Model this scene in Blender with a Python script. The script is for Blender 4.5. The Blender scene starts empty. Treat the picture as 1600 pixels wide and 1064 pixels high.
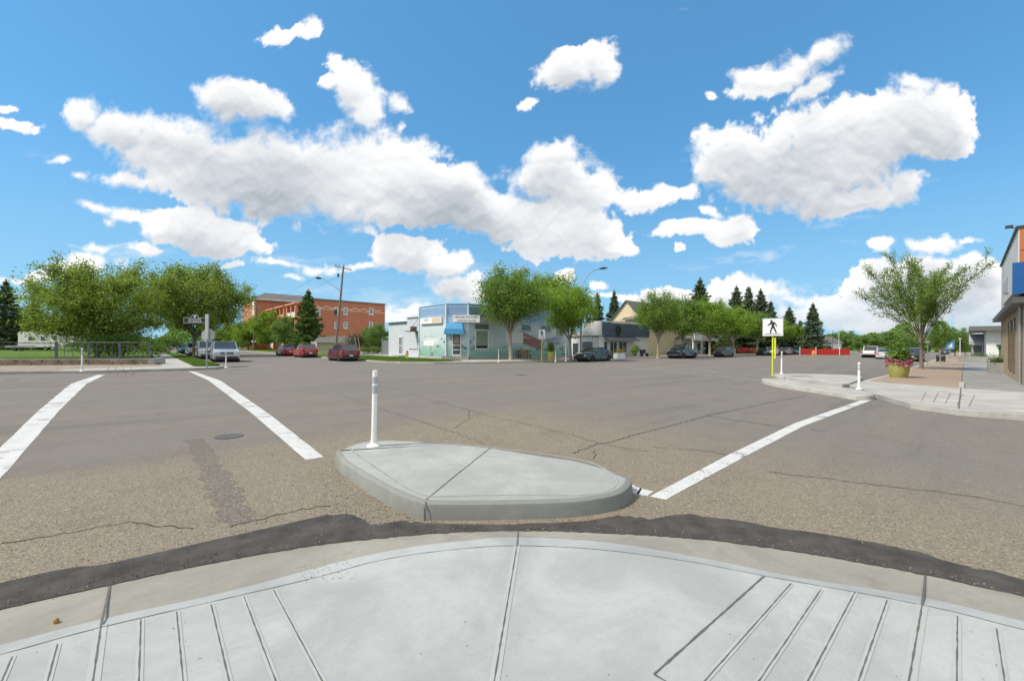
import bpy, bmesh, math, random
import numpy as np
from mathutils import Vector, Matrix
S = bpy.context.scene
COL = S.collection
rnd = random.Random(7)
R = math.radians
# ------------------------------------------------------------------ camera
CAMH = 1.58; FPX = 640.0; PY = 539.7; ROLL = 0.00759
YAW = R(47.9)
F = Vector((math.cos(YAW), math.sin(YAW), 0)); RT = Vector((math.sin(YAW), -math.cos(YAW), 0))
RP = RT*math.cos(ROLL) + Vector((0, 0, math.sin(ROLL))); UP = -RT*math.sin(ROLL) + Vector((0, 0, math.cos(ROLL)))
C0 = Vector((0, 0, CAMH))
cd = bpy.data.cameras.new("camera"); cam = bpy.data.objects.new("camera", cd); COL.objects.link(cam)
cam.matrix_world = Matrix(((RP.x, UP.x, -F.x, 0), (RP.y, UP.y, -F.y, 0), (RP.z, UP.z, -F.z, CAMH), (0, 0, 0, 1)))
cd.sensor_width = 36; cd.lens = 36*FPX/1600; cd.shift_y = (PY-532)/1600
cd.clip_start = 0.05; cd.clip_end = 6000
S.camera = cam
# ------------------------------------------------------------------ exposure
S.view_settings.view_transform = 'Standard'; S.view_settings.look = 'None'
S.view_settings.gamma = 1; S.view_settings.exposure = 0.90
try: S.view_settings.use_curve_mapping = False
except Exception: pass
S.cycles.max_bounces = 8; S.cycles.transparent_max_bounces = 8
# ------------------------------------------------------------------ sun
SUN_AZ = Vector((-0.90, 0.42, 0)); SUN_EL = R(50)
sd = bpy.data.lights.new("sun", 'SUN'); sd.energy = 2.5; sd.angle = R(9); sd.color = (1, 0.92, 0.80)
sun = bpy.data.objects.new("sun", sd); COL.objects.link(sun)
sv = (SUN_AZ.normalized()*math.cos(SUN_EL)+Vector((0, 0, math.sin(SUN_EL))))
sun.rotation_euler = sv.to_track_quat('Z', 'Y').to_euler(); sun.location = sv*60
# ------------------------------------------------------------------ node helpers
class NT:
    def __init__(s, tree): s.t = tree
    def n(s, typ, **kw):
        nd = s.t.nodes.new(typ)
        for k, v in kw.items():
            if k.startswith('i_'):
                key = k[2:]; key = int(key) if key.isdigit() else key.replace('_', ' ')
                sock = nd.inputs[key]
                if isinstance(v, bpy.types.NodeSocket): s.t.links.new(v, sock)
                else: sock.default_value = v
            else: setattr(nd, k, v)
        return nd
    def m(s, op, a, b=0.0, c=None, clamp=False):
        nd = s.t.nodes.new('ShaderNodeMath'); nd.operation = op; nd.use_clamp = clamp
        for i, v in enumerate((a, b, c)):
            if v is None: continue
            if isinstance(v, bpy.types.NodeSocket): s.t.links.new(v, nd.inputs[i])
            else: nd.inputs[i].default_value = v
        return nd.outputs[0]
    def vm(s, op, a, b=None, out=0):
        nd = s.t.nodes.new('ShaderNodeVectorMath'); nd.operation = op
        for i, v in enumerate((a, b)):
            if v is None: continue
            if isinstance(v, bpy.types.NodeSocket): s.t.links.new(v, nd.inputs[i])
            else: nd.inputs[i].default_value = v
        return nd.outputs[out]
    def mix(s, fac, a, b, blend='MIX'):
        nd = s.t.nodes.new('ShaderNodeMix'); nd.data_type = 'RGBA'; nd.blend_type = blend
        for k, v in ((0, fac), (6, a), (7, b)):
            if isinstance(v, bpy.types.NodeSocket): s.t.links.new(v, nd.inputs[k])
            else: nd.inputs[k].default_value = (tuple(v)+(1,) if not isinstance(v, (int, float)) and len(v) == 3 else v)
        return nd.outputs[2]
    def ramp(s, fac, stops, interp='LINEAR'):
        nd = s.t.nodes.new('ShaderNodeValToRGB'); cr = nd.color_ramp; cr.interpolation = interp
        while len(cr.elements) < len(stops): cr.elements.new(0.5)
        for e, (p, c) in zip(cr.elements, stops):
            e.position = p; e.color = (c, c, c, 1) if isinstance(c, (int, float)) else (tuple(c)+(1,))[:4]
        s.t.links.new(fac, nd.inputs[0]); return nd.outputs[0]
    def ss(s, x, a, b):
        nd = s.t.nodes.new('ShaderNodeMapRange'); nd.interpolation_type = 'SMOOTHSTEP'
        s.t.links.new(x, nd.inputs[0]); nd.inputs[1].default_value = a; nd.inputs[2].default_value = b
        return nd.outputs[0]
    def noise(s, vec, scale, detail=4, rough=.55, dist=0, dim='3D'):
        nd = s.t.nodes.new('ShaderNodeTexNoise'); nd.noise_dimensions = dim
        nd.inputs['Scale'].default_value = scale; nd.inputs['Detail'].default_value = detail
        nd.inputs['Roughness'].default_value = rough; nd.inputs['Distortion'].default_value = dist
        if vec is not None: s.t.links.new(vec, nd.inputs['Vector'])
        return nd.outputs[0]
# ------------------------------------------------------------------ world: sky with cumulus laid out by direction
W = bpy.data.worlds.new("World"); S.world = W; W.use_nodes = True
wt = W.node_tree; wt.nodes.clear(); w = NT(wt)
sky = w.n('ShaderNodeTexSky', sky_type='NISHITA'); sky.sun_disc = False
sky.sun_elevation = SUN_EL; sky.sun_rotation = math.atan2(SUN_AZ.x, SUN_AZ.y)
sky.air_density = 1.0; sky.dust_density = 0.35; sky.ozone_density = 2.6
# cloud blobs: centre x, y, half width, half height, tilt (degrees), weight
BL = [(135,183,34,24,0),(185,208,60,32,-8),(260,230,110,52,-14),(330,262,120,66,-12),(410,270,130,72,-8),(490,280,130,66,-5),(560,275,115,78,0),(640,290,100,62,-14),(700,305,70,42,-18),(370,160,70,34,-4),(330,155,34,20,0),(430,170,30,22,0),
 (545,110,40,16,-35),(520,125,22,14,20),(555,145,36,32,-10),(575,170,30,34,0),(627,162,20,16,-15),(627,205,7,12,0),(452,52,38,12,12),(488,42,16,12,0),(600,330,60,22,0),(720,290,40,30,0),
 (750,330,60,38,-15),(820,345,110,38,-8),(900,360,80,38,-10),(870,240,50,22,0),(865,275,75,40,0),(900,300,62,34,0),(930,305,26,24,0),(1010,310,50,20,8),(1065,298,28,13,10),(850,372,60,34,-5),(945,382,50,12,-10),
 (885,110,48,32,10),(935,85,30,22,35),(945,105,22,26,0),(830,162,15,7,30),(1215,120,80,24,20),(1180,125,42,18,0),(1290,85,42,20,32),(1305,72,24,14,0),(1270,140,45,16,30),
 (1130,220,48,24,0),(1150,245,62,40,0),(1200,265,105,60,0),(1290,240,120,72,0),(1370,205,110,62,10),(1430,180,80,56,10),(1470,195,48,54,0),(1430,130,36,15,-5),(1270,300,80,36,-10),(1350,310,88,22,14),(1410,292,40,24,12),(1120,270,40,24,-10),
 (150,320,34,8,-14),(220,340,56,13,-14),(290,358,80,30,-6),(340,368,62,28,-6),(385,380,40,14,-5),(225,394,42,10,0),(150,388,40,7,0),(130,415,60,18,6),(75,428,36,14,10),(30,197,30,9,-10),(15,172,14,5,0),(90,252,18,5,0),(126,275,13,8,0),(195,282,46,10,-5),(172,345,12,8,0),
 (640,397,66,28,-4),(610,385,32,16,20),(700,410,38,20,-8),(655,380,20,14,0),(450,412,50,7,-6),(500,418,38,9,0),(365,412,14,6,0),(714,450,44,21,6),(730,465,30,16,0),(460,435,14,5,0),(640,480,40,10,0),(620,492,60,12,0),(565,420,24,8,0),
 (1085,357,60,12,5),(1145,360,40,20,0),(1105,330,14,7,-30),(1060,388,8,5,0),(1383,380,30,11,0),(1460,384,46,15,-6),(1510,378,18,6,0),(1115,150,7,6,0),
 (880,430,16,12,0),(935,447,16,7,0),(1060,462,75,12,0),(1180,452,60,18,0),(1160,470,80,24,0),(1250,492,60,22,4),(1310,492,70,24,-6),(1390,430,55,26,0),(1450,420,60,22,-5),(1530,425,60,26,0),(1400,455,90,26,0),(1480,460,100,34,0),(1400,500,110,26,0),(1560,490,90,36,0),(970,465,40,7,0),
 (1270,470,70,8,-4),(20,440,34,7,0)]
WISP = [(1180,400,140,12,8,.5),(1290,385,90,8,6,.42),(1340,345,90,9,6,.35),(1090,15,40,26,30,.35),(440,405,110,18,0,.4),(560,450,120,16,0,.38),(1350,445,150,14,4,.5),(200,400,90,16,0,.4),(1075,250,26,20,40,.35),(880,375,80,12,10,.4),(1300,520,400,22,0,.55),(420,470,60,18,0,.35),(760,420,120,20,0,.2),(70,245,40,20,0,.2),(640,475,120,26,0,.4),(50,455,70,22,0,.35)]
SKYB = 0.075; CLOUD = 0.56
gm = w.n('ShaderNodeGamma'); gm.inputs[1].default_value = .5; wt.links.new(sky.outputs[0], gm.inputs[0])
hz_ = w.m('MULTIPLY', w.ss(w.vm('DOT_PRODUCT', w.n('ShaderNodeTexCoord').outputs['Generated'], (0, 0, 1), out=1), .42, .0), .50)
bg1 = w.n('ShaderNodeBackground'); wt.links.new(w.mix(hz_, w.vm('MULTIPLY', gm.outputs[0], (.60, 1.40, 2.02)), (2.3, 3.6, 4.5)), bg1.inputs[0]); bg1.inputs[1].default_value = 0.10
wo = w.n('ShaderNodeOutputWorld'); 
# unseen broken cloud added behind and above the camera as neutral fill light
dv_ = w.n('ShaderNodeTexCoord').outputs['Generated']; behind = w.ss(w.vm('DOT_PRODUCT', dv_, tuple(F), out=1), .42, .20)
cov = w.m('MULTIPLY', w.m('MULTIPLY', w.ss(w.noise(dv_, 2.6, 3, .55), .40, .52), behind), w.ss(w.vm('DOT_PRODUCT', dv_, (0, 0, 1), out=1), .02, .10))
bg2 = w.n('ShaderNodeBackground'); bg2.inputs[0].default_value = (1, .97, .93, 1); bg2.inputs[1].default_value = .52
mxw = w.n('ShaderNodeMixShader'); wt.links.new(cov, mxw.inputs[0]); wt.links.new(bg1.outputs[0], mxw.inputs[1]); wt.links.new(bg2.outputs[0], mxw.inputs[2]); wt.links.new(mxw.outputs[0], wo.inputs[0])
# cumulus on a far sky shell, laid out by direction; the fields are computed once and only cloud-bearing faces are kept
def cloud_shell():
    step = 1/480.0; xs = np.arange(-1.62, 1.62, step); ys = np.arange(-0.03, 1.0, step); X, Y = np.meshgrid(xs, ys)
    rs = np.random.RandomState(11)
    def perlin(x, y, f, seed):
        r = np.random.RandomState(seed); gx, gy = x*f+50.3, y*f+50.7; ix = np.floor(gx).astype(int); iy = np.floor(gy).astype(int); fx, fy = gx-ix, gy-iy
        nx, ny = ix.max()+2, iy.max()+2; mx_, my_ = ix.min(), iy.min(); A = r.rand(ny-my_+1, nx-mx_+1)*2*np.pi; ix -= mx_; iy -= my_
        def gr(a, b): t = A[iy+b, ix+a]; return np.cos(t)*(fx-a)+np.sin(t)*(fy-b)
        u = fx**3*(fx*(fx*6-15)+10); v = fy**3*(fy*(fy*6-15)+10)
        return 1.5*((gr(0, 0)*(1-u)+gr(1, 0)*u)*(1-v)+(gr(0, 1)*(1-u)+gr(1, 1)*u)*v)
    def fbm(x, y, f, o, seed, gain=.5, bil=False):
        s = 0; a = 1; t = 0
        for i in range(o):
            n = perlin(x, y, f*2.03**i, seed+i); s = s+a*(1-2*np.abs(n) if bil else n); t += a; a *= gain
        return s/t
    def blur(Af, k):
        for _ in range(2):
            for ax in (0, 1):
                P_ = np.concatenate([np.repeat(Af.take([0], ax), k+1, ax), Af, np.repeat(Af.take([-1], ax), k, ax)], ax); c = np.cumsum(P_, ax); n = Af.shape[ax]
                Af = (c.take(range(2*k+1, 2*k+1+n), ax)-c.take(range(0, n), ax))/(2*k+1)
        return Af
    wx = X+.034*fbm(X, Y, 8, 5, 100, .55); wy = Y+.026*fbm(X, Y, 8, 5, 200, .55)
    Bf = np.full(X.shape, -9.0)
    for b in BL:
        cx, cy, a, h, th = (b[0]-800)/FPX, (PY-b[1])/FPX, b[2]/FPX*1.06, b[3]/FPX*1.08, R(b[4]); dx, dy = wx-cx, wy-cy
        l = np.hypot((dx*math.cos(th)+dy*math.sin(th))/a, (-dx*math.sin(th)+dy*math.cos(th))/h)
        v = (1-l)*min(1.0, (h*FPX/38)**.5)       # small clouds get a proportionally thin field
        k = .12; hh = np.clip(.5+.5*(v-Bf)/k, 0, 1); Bf = np.where(Bf < -5, v, Bf+(v-Bf)*hh+k*hh*(1-hh))
    bil = fbm(wx, wy, 13, 5, 300, .55, True); fb = fbm(X, Y, 22, 5, 400, .6)
    d = Bf+.34*(bil-.27)+.32*fb
    soft = .15+.42*np.clip(.5+1.6*fbm(X, Y, 3.5, 2, 500), 0, 1)
    t = np.clip((d+.02)/soft, 0, 1); alpha = t*t*(3-2*t)
    thick = np.clip(d, 0, .75)/.75
    sh = int(.055/step); up = np.vstack([thick[sh:], np.repeat(thick[-1:], sh, 0)])
    oc = blur(up, 12)*.75+blur(thick, 7)*.35
    lo = blur(thick, 3); rel = lo-np.vstack([lo[7:], np.repeat(lo[-1:], 7, 0)])          # painted shade on the underside of every puff
    puff = fbm(wx, wy, 8, 4, 700, .55, True); puff2 = np.vstack([puff[5:], np.repeat(puff[-1:], 5, 0)])
    big = np.clip(.75+.9*fbm(X, Y, 2.6, 2, 600), .25, 1.2)
    s = np.clip((oc-.20)*2.0, 0, 1)*big
    g_ = s*.72+np.clip(-rel*1.3, -.1, .25)*.6+np.clip((puff2-puff)*.30, -.10, .18)*(.25+.75*np.clip(thick*3, 0, 1))
    g_ = np.clip(g_, 0, 1)
    veil = np.zeros_like(X); st = np.clip(.15+1.5*fbm(X*1.0, Y*3.2, 5, 6, 800, .62), 0, 1)
    for b in WISP:
        cx, cy, a, h, th = (b[0]-800)/FPX, (PY-b[1])/FPX, b[2]/FPX, b[3]/FPX, R(b[4]); dx, dy = wx-cx, wy-cy
        l = np.hypot((dx*math.cos(th)+dy*math.sin(th))/a, (-dx*math.sin(th)+dy*math.cos(th))/h); veil = np.maximum(veil, np.clip(1-l, 0, 1)*b[5])
    low_ = np.clip((.14-Y)/.16, 0, 1); alpha = alpha*(1-.45*low_*np.clip(.6+1.5*fbm(X, Y*2.5, 4, 4, 900), 0, 1)); g_ = g_*(1-.35*low_); veil = np.clip(veil*st*2.2, 0, .75); g_ = g_*np.clip(alpha*3, 0, 1); alpha = np.maximum(alpha, veil)
    edge = np.clip((1.62-np.abs(X))*8, 0, 1)*np.clip((1-Y)*8, 0, 1); alpha = alpha*edge
    dirs = F.x*1.0+0*X, None
    DX = F.x+RP.x*X+UP.x*Y; DY = F.y+RP.y*X+UP.y*Y; DZ = F.z+RP.z*X+UP.z*Y; L = np.sqrt(DX**2+DY**2+DZ**2)/4500.0
    V = np.stack([DX/L, DY/L, DZ/L+CAMH], -1).reshape(-1, 3)
    ny, nx = X.shape; ID = np.arange(ny*nx).reshape(ny, nx); q = np.stack([ID[:-1, :-1], ID[:-1, 1:], ID[1:, 1:], ID[1:, :-1]], -1).reshape(-1, 4)
    af = alpha.reshape(-1); keep = (af[q].max(1) > .004) & (V[q][:, :, 2].min(1) > 1); q = q[keep]
    used = np.zeros(ny*nx, bool); used[q.reshape(-1)] = True; remap = np.cumsum(used)-1; q = remap[q]; V = V[used]
    me = bpy.data.meshes.new('sky'); me.vertices.add(len(V)); me.vertices.foreach_set('co', V.reshape(-1).astype(np.float32))
    me.loops.add(q.size); me.loops.foreach_set('vertex_index', q.reshape(-1).astype(np.int32)); me.polygons.add(len(q)); me.polygons.foreach_set('loop_start', np.arange(0, q.size, 4, dtype=np.int32))
    me.update(calc_edges=True)
    for nm, arr in (('cover', af[used]), ('greyness', g_.reshape(-1)[used])):
        at = me.attributes.new(nm, 'FLOAT', 'POINT'); at.data.foreach_set('value', arr.astype(np.float32))
    m = bpy.data.materials.new('cloud'); m.use_nodes = True; nt = m.node_tree; nt.nodes.clear(); t_ = NT(nt)
    a1 = t_.n('ShaderNodeAttribute', attribute_name='cover').outputs['Fac']; a2 = t_.n('ShaderNodeAttribute', attribute_name='greyness').outputs['Fac']
    e = t_.n('ShaderNodeEmission'); nt.links.new(t_.mix(a2, (1.0, 1.0, 1.0), (.43, .48, .54)), e.inputs[0]); e.inputs[1].default_value = CLOUD  # cloud self-shade is painted in: greyness darkens the emission colour
    tr = t_.n('ShaderNodeBsdfTransparent'); mx = t_.n('ShaderNodeMixShader'); nt.links.new(a1, mx.inputs[0]); nt.links.new(tr.outputs[0], mx.inputs[1]); nt.links.new(e.outputs[0], mx.inputs[2])
    nt.links.new(mx.outputs[0], t_.n('ShaderNodeOutputMaterial').inputs[0]); m.cycles.emission_sampling = 'NONE'; me.materials.append(m)
    o = bpy.data.objects.new('sky', me); COL.objects.link(o); o['kind'] = 'structure'
cloud_shell()
# ------------------------------------------------------------------ placement helpers
def ray(px, py): return F + RP*((px-800)/FPX) + UP*((PY-py)/FPX)
def G(px, py, z=0.0):
    r = ray(px, py); t = (z-CAMH)/r.z; return Vector((r.x*t, r.y*t, z))
def atd(px, py, d):
    r = ray(px, py); return Vector((r.x*d, r.y*d, CAMH+r.z*d))
def D(p): return Vector((p[0], p[1], 0)).dot(F)
def Z(p, py):                                   # height above p that a photo row stands for
    px = 800+FPX*((Vector((p[0], p[1], CAMH))-C0).dot(RP))/D(p)
    return atd(px, py, D(p)).z
def pxof(x, y): return 800+FPX*((Vector((x, y, CAMH))-C0).dot(RP))/D((x, y))
def onX(px, X):                                  # y on the line x = X
    r = ray(px, PY); return r.y*X/r.x
def onY(px, Y):
    r = ray(px, PY); return r.x*Y/r.y
# ------------------------------------------------------------------ mesh helpers
class MB:
    def __init__(s): s.v = []; s.f = []; s.mi = []; s.cur = 0
    def add(s, vs, fs):
        o = len(s.v); s.v += [tuple(q) for q in vs]; s.f += [tuple(i+o for i in f) for f in fs]; s.mi += [s.cur]*len(fs); return s
    def box(s, x0, x1, y0, y1, z0, z1):
        return s.add([(x0,y0,z0),(x1,y0,z0),(x1,y1,z0),(x0,y1,z0),(x0,y0,z1),(x1,y0,z1),(x1,y1,z1),(x0,y1,z1)],
                     [(0,3,2,1),(4,5,6,7),(0,1,5,4),(1,2,6,5),(2,3,7,6),(3,0,4,7)])
    def cbox(s, c, sz, rz=0, rx=0):
        a, b, h = sz[0]/2, sz[1]/2, sz[2]/2; m = Matrix.Rotation(rz, 3, 'Z') @ Matrix.Rotation(rx, 3, 'X'); c = Vector(c)
        vs = [c+m@Vector(q) for q in ((-a,-b,-h),(a,-b,-h),(a,b,-h),(-a,b,-h),(-a,-b,h),(a,-b,h),(a,b,h),(-a,b,h))]
        return s.add(vs, [(0,3,2,1),(4,5,6,7),(0,1,5,4),(1,2,6,5),(2,3,7,6),(3,0,4,7)])
    def prism(s, poly, z0, z1):
        n = len(poly); ar = sum(poly[i][0]*poly[(i+1)%n][1]-poly[(i+1)%n][0]*poly[i][1] for i in range(n))
        if ar < 0: poly = poly[::-1]
        vs = [(q[0], q[1], z0) for q in poly]+[(q[0], q[1], z1) for q in poly]
        return s.add(vs, [tuple(range(n-1, -1, -1)), tuple(range(n, 2*n))]+[(i, (i+1)%n, n+(i+1)%n, n+i) for i in range(n)])
    def sheet(s, poly, z=None):
        vs = [(q[0], q[1], q[2] if z is None else z) for q in poly]; n = len(vs)
        ar = sum(vs[i][0]*vs[(i+1)%n][1]-vs[(i+1)%n][0]*vs[i][1] for i in range(n))
        if ar < 0: vs = vs[::-1]
        return s.add(vs, [tuple(range(n))])
    def tube(s, pts, rs, n=8, caps=True):
        pts = [Vector(q) for q in pts]; rs = rs if isinstance(rs, (list, tuple)) else [rs]*len(pts); o = []; up = Vector((0, 0, 1))
        for i, q in enumerate(pts):
            d = (pts[min(i+1, len(pts)-1)]-pts[max(i-1, 0)]).normalized()
            a = d.cross(up) if abs(d.z) < .95 else d.cross(Vector((1, 0, 0)))
            a.normalize(); b = d.cross(a)
            for k in range(n): t = 2*math.pi*k/n; o.append(q+(a*math.cos(t)+b*math.sin(t))*rs[i])
        fs = [(i*n+k, i*n+(k+1) % n, (i+1)*n+(k+1) % n, (i+1)*n+k) for i in range(len(pts)-1) for k in range(n)]
        if caps: fs += [tuple(range(n)), tuple(range((len(pts)-1)*n, len(pts)*n))[::-1]]
        return s.add(o, fs)
    def lathe(s, prof, n=20, c=(0, 0, 0), axis='Z'):
        vs = []
        for r, h in prof:
            for k in range(n):
                t = 2*math.pi*k/n; a, b = r*math.cos(t), r*math.sin(t)
                q = (a, b, h) if axis == 'Z' else ((a, h, b) if axis == 'Y' else (h, a, b))
                vs.append((q[0]+c[0], q[1]+c[1], q[2]+c[2]))
        fs = [(i*n+k, i*n+(k+1) % n, (i+1)*n+(k+1) % n, (i+1)*n+k) for i in range(len(prof)-1) for k in range(n)]
        fs += [tuple(range(n)), tuple(range((len(prof)-1)*n, len(prof)*n))]
        return s.add(vs, fs)
    def build(s, name, mat, parent=None, smooth=False, loc=None, bevel=0, fix=True):
        me = bpy.data.meshes.new(name); me.from_pydata(s.v, [], s.f)
        mats = mat if isinstance(mat, (list, tuple)) else [mat]
        for q in mats: me.materials.append(q)
        if len(mats) > 1: me.polygons.foreach_set('material_index', s.mi)
        if fix or bevel:
            bm = bmesh.new(); bm.from_mesh(me)
            if bevel:
                bmesh.ops.bevel(bm, geom=[e for e in bm.edges if len(e.link_faces) == 2 and e.calc_face_angle(0) > .6], offset=bevel, segments=2, affect='EDGES', clamp_overlap=True)
            if fix: bmesh.ops.recalc_face_normals(bm, faces=bm.faces)
            bm.to_mesh(me); bm.free()
        if smooth:
            me.polygons.foreach_set('use_smooth', [True]*len(me.polygons))
            try: me.set_sharp_from_angle(angle=R(40))
            except Exception: pass
        o = bpy.data.objects.new(name, me); COL.objects.link(o)
        if parent: o.parent = parent
        if loc is not None: o.location = loc
        return o
def tag(o, label, cat, group=None):
    o['label'] = label; o['category'] = cat
    if group: o['group'] = group
    return o
def thing(name, label, cat, loc=(0, 0, 0), rz=0, group=None):
    o = bpy.data.objects.new(name, None); COL.objects.link(o); o.location = loc; o.rotation_euler = (0, 0, rz)
    return tag(o, label, cat, group)
def struct(o): o['kind'] = 'structure'; return o
def text(name, body, size, mat, parent, loc, rot, depth=.004, align='CENTER', sx=1.0):
    c = bpy.data.curves.new(name, 'FONT'); c.body = body; c.size = size; c.extrude = depth; c.align_x = align; c.align_y = 'CENTER'; c.resolution_u = 2
    t = bpy.data.objects.new(name, c); COL.objects.link(t)
    bpy.context.view_layer.update()
    me = bpy.data.meshes.new_from_object(t.evaluated_get(bpy.context.evaluated_depsgraph_get())); bpy.data.objects.remove(t)
    me.materials.clear(); me.materials.append(mat)
    o = bpy.data.objects.new(name, me); COL.objects.link(o); o.parent = parent; o.location = loc; o.rotation_euler = rot; o.scale = (sx, 1, 1)
    return o
# ------------------------------------------------------------------ materials
def M(name, col, rough=.7, var=.12, scale=3.0, metal=0, bump=0, bscale=30, spec=.5, coat=0):
    m = bpy.data.materials.new(name); m.use_nodes = True; t = NT(m.node_tree); bs = m.node_tree.nodes['Principled BSDF']
    tc = t.n('ShaderNodeTexCoord').outputs['Object']
    n = t.noise(tc, scale, 5, .6)
    c = t.mix(t.ramp(n, [(.3, 0.0), (.7, 1.0)]), tuple(x*(1-var) for x in col), tuple(min(1, x*(1+var)) for x in col))
    m.node_tree.links.new(c, bs.inputs['Base Color'])
    bs.inputs['Roughness'].default_value = rough; bs.inputs['Metallic'].default_value = metal; bs.inputs['Specular IOR Level'].default_value = spec
    if coat: bs.inputs['Coat Weight'].default_value = coat; bs.inputs['Coat Roughness'].default_value = .06
    if bump:
        b = t.n('ShaderNodeBump'); b.inputs['Strength'].default_value = bump; b.inputs['Distance'].default_value = .01
        m.node_tree.links.new(t.noise(tc, bscale, 6, .6), b.inputs['Height']); m.node_tree.links.new(b.outputs[0], bs.inputs['Normal'])
    return m
def leafmat(name, dark, light, trans=.35, hue=None):
    m = bpy.data.materials.new(name); m.use_nodes = True; nt = m.node_tree; t = NT(nt); nt.nodes.clear()
    r = t.n('ShaderNodeNewGeometry').outputs['Random Per Island']
    tc = t.n('ShaderNodeTexCoord').outputs['Object']
    f = t.m('ADD', t.m('MULTIPLY', r, .55), t.m('MULTIPLY', t.ss(t.noise(tc, 1.0, 3, .6), .30, .70), .5))
    c = t.ramp(f, [(.15, dark), (.55, tuple((a+b)/2 for a, b in zip(dark, light))), (.95, light)])
    d = t.n('ShaderNodeBsdfDiffuse'); tr = t.n('ShaderNodeBsdfTranslucent'); gl = t.n('ShaderNodeBsdfGlossy'); gl.inputs['Roughness'].default_value = .6
    nt.links.new(c, d.inputs[0]); nt.links.new(t.mix(.5, c, (.24, .40, .03), 'MIX'), tr.inputs[0])
    mx = t.n('ShaderNodeMixShader'); mx.inputs[0].default_value = trans; nt.links.new(d.outputs[0], mx.inputs[1]); nt.links.new(tr.outputs[0], mx.inputs[2])
    m2 = t.n('ShaderNodeMixShader'); m2.inputs[0].default_value = .025; nt.links.new(mx.outputs[0], m2.inputs[1]); nt.links.new(gl.outputs[0], m2.inputs[2])
    nt.links.new(m2.outputs[0], t.n('ShaderNodeOutputMaterial').inputs[0]); return m
def asphalt(name, patchy=True, base=(.218, .186, .136), smooth=(.172, .162, .148), speck=.40):
    m = bpy.data.materials.new(name); m.use_nodes = True; nt = m.node_tree; t = NT(nt); bs = nt.nodes['Principled BSDF']
    pos = t.n('ShaderNodeNewGeometry').outputs['Position']; sep = t.n('ShaderNodeSeparateXYZ'); nt.links.new(pos, sep.inputs[0])
    big = t.noise(pos, .22, 4, .6); mid = t.noise(pos, 1.3, 5, .62)
    streak = t.noise(t.vm('MULTIPLY', pos, (.08, .75, 1)), 1.0, 5, .62)
    worn = t.m('MAXIMUM', t.ss(t.m('ADD', sep.outputs[1], t.m('MULTIPLY', big, .8)), 7.0, 8.6), t.ss(sep.outputs[0], 4.6, 9.0))
    wr = t.m('ADD', t.m('MULTIPLY', worn, .80), t.m('MULTIPLY', t.m('SUBTRACT', big, .42), .9), clamp=True)
    c = t.mix(wr, base, smooth)
    c = t.mix(t.m('MULTIPLY', t.ss(streak, .50, .62), t.m('MULTIPLY', worn, .8)), c, (.200, .174, .152)) if patchy else c; c = t.mix(t.m('MULTIPLY', t.ss(streak, .46, .34), t.m('MULTIPLY', worn, .55)), c, (.122, .113, .104)) if patchy else c
    c = t.mix(t.m('MULTIPLY', t.ss(mid, .45, .75), .5), c, (.146, .126, .104))
    v = t.n('ShaderNodeTexVoronoi'); v.inputs['Scale'].default_value = 95; nt.links.new(pos, v.inputs['Vector'])
    v2 = t.n('ShaderNodeTexVoronoi'); v2.inputs['Scale'].default_value = 58; nt.links.new(pos, v2.inputs['Vector'])
    vs = t.n('ShaderNodeSeparateColor'); nt.links.new(v.outputs['Color'], vs.inputs[0]); vs2 = t.n('ShaderNodeSeparateColor'); nt.links.new(v2.outputs['Color'], vs2.inputs[0])
    coarse = t.m('SUBTRACT', 1.0, t.m('MULTIPLY', wr, .72))
    c = t.mix(t.m('MULTIPLY', t.ss(vs.outputs[0], .55, 1.0), t.m('MULTIPLY', coarse, speck)), c, (.44, .38, .29))
    c = t.mix(t.m('MULTIPLY', t.ss(vs.outputs[1], .68, .95), t.m('MULTIPLY', coarse, speck*1.3)), c, (.035, .031, .027))
    c = t.mix(t.m('MULTIPLY', t.ss(vs2.outputs[0], .82, .98), t.m('MULTIPLY', coarse, speck*.9)), c, (.42, .38, .32))
    nt.links.new(c, bs.inputs['Base Color']); bs.inputs['Roughness'].default_value = .88; bs.inputs['Specular IOR Level'].default_value = .25
    b = t.n('ShaderNodeBump'); b.inputs['Strength'].default_value = .75; b.inputs['Distance'].default_value = .007
    nt.links.new(t.m('ADD', t.m('MULTIPLY', v.outputs['Distance'], 1.0), t.noise(pos, 60, 3, .7)), b.inputs['Height']); nt.links.new(b.outputs[0], bs.inputs['Normal'])
    return m
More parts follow.
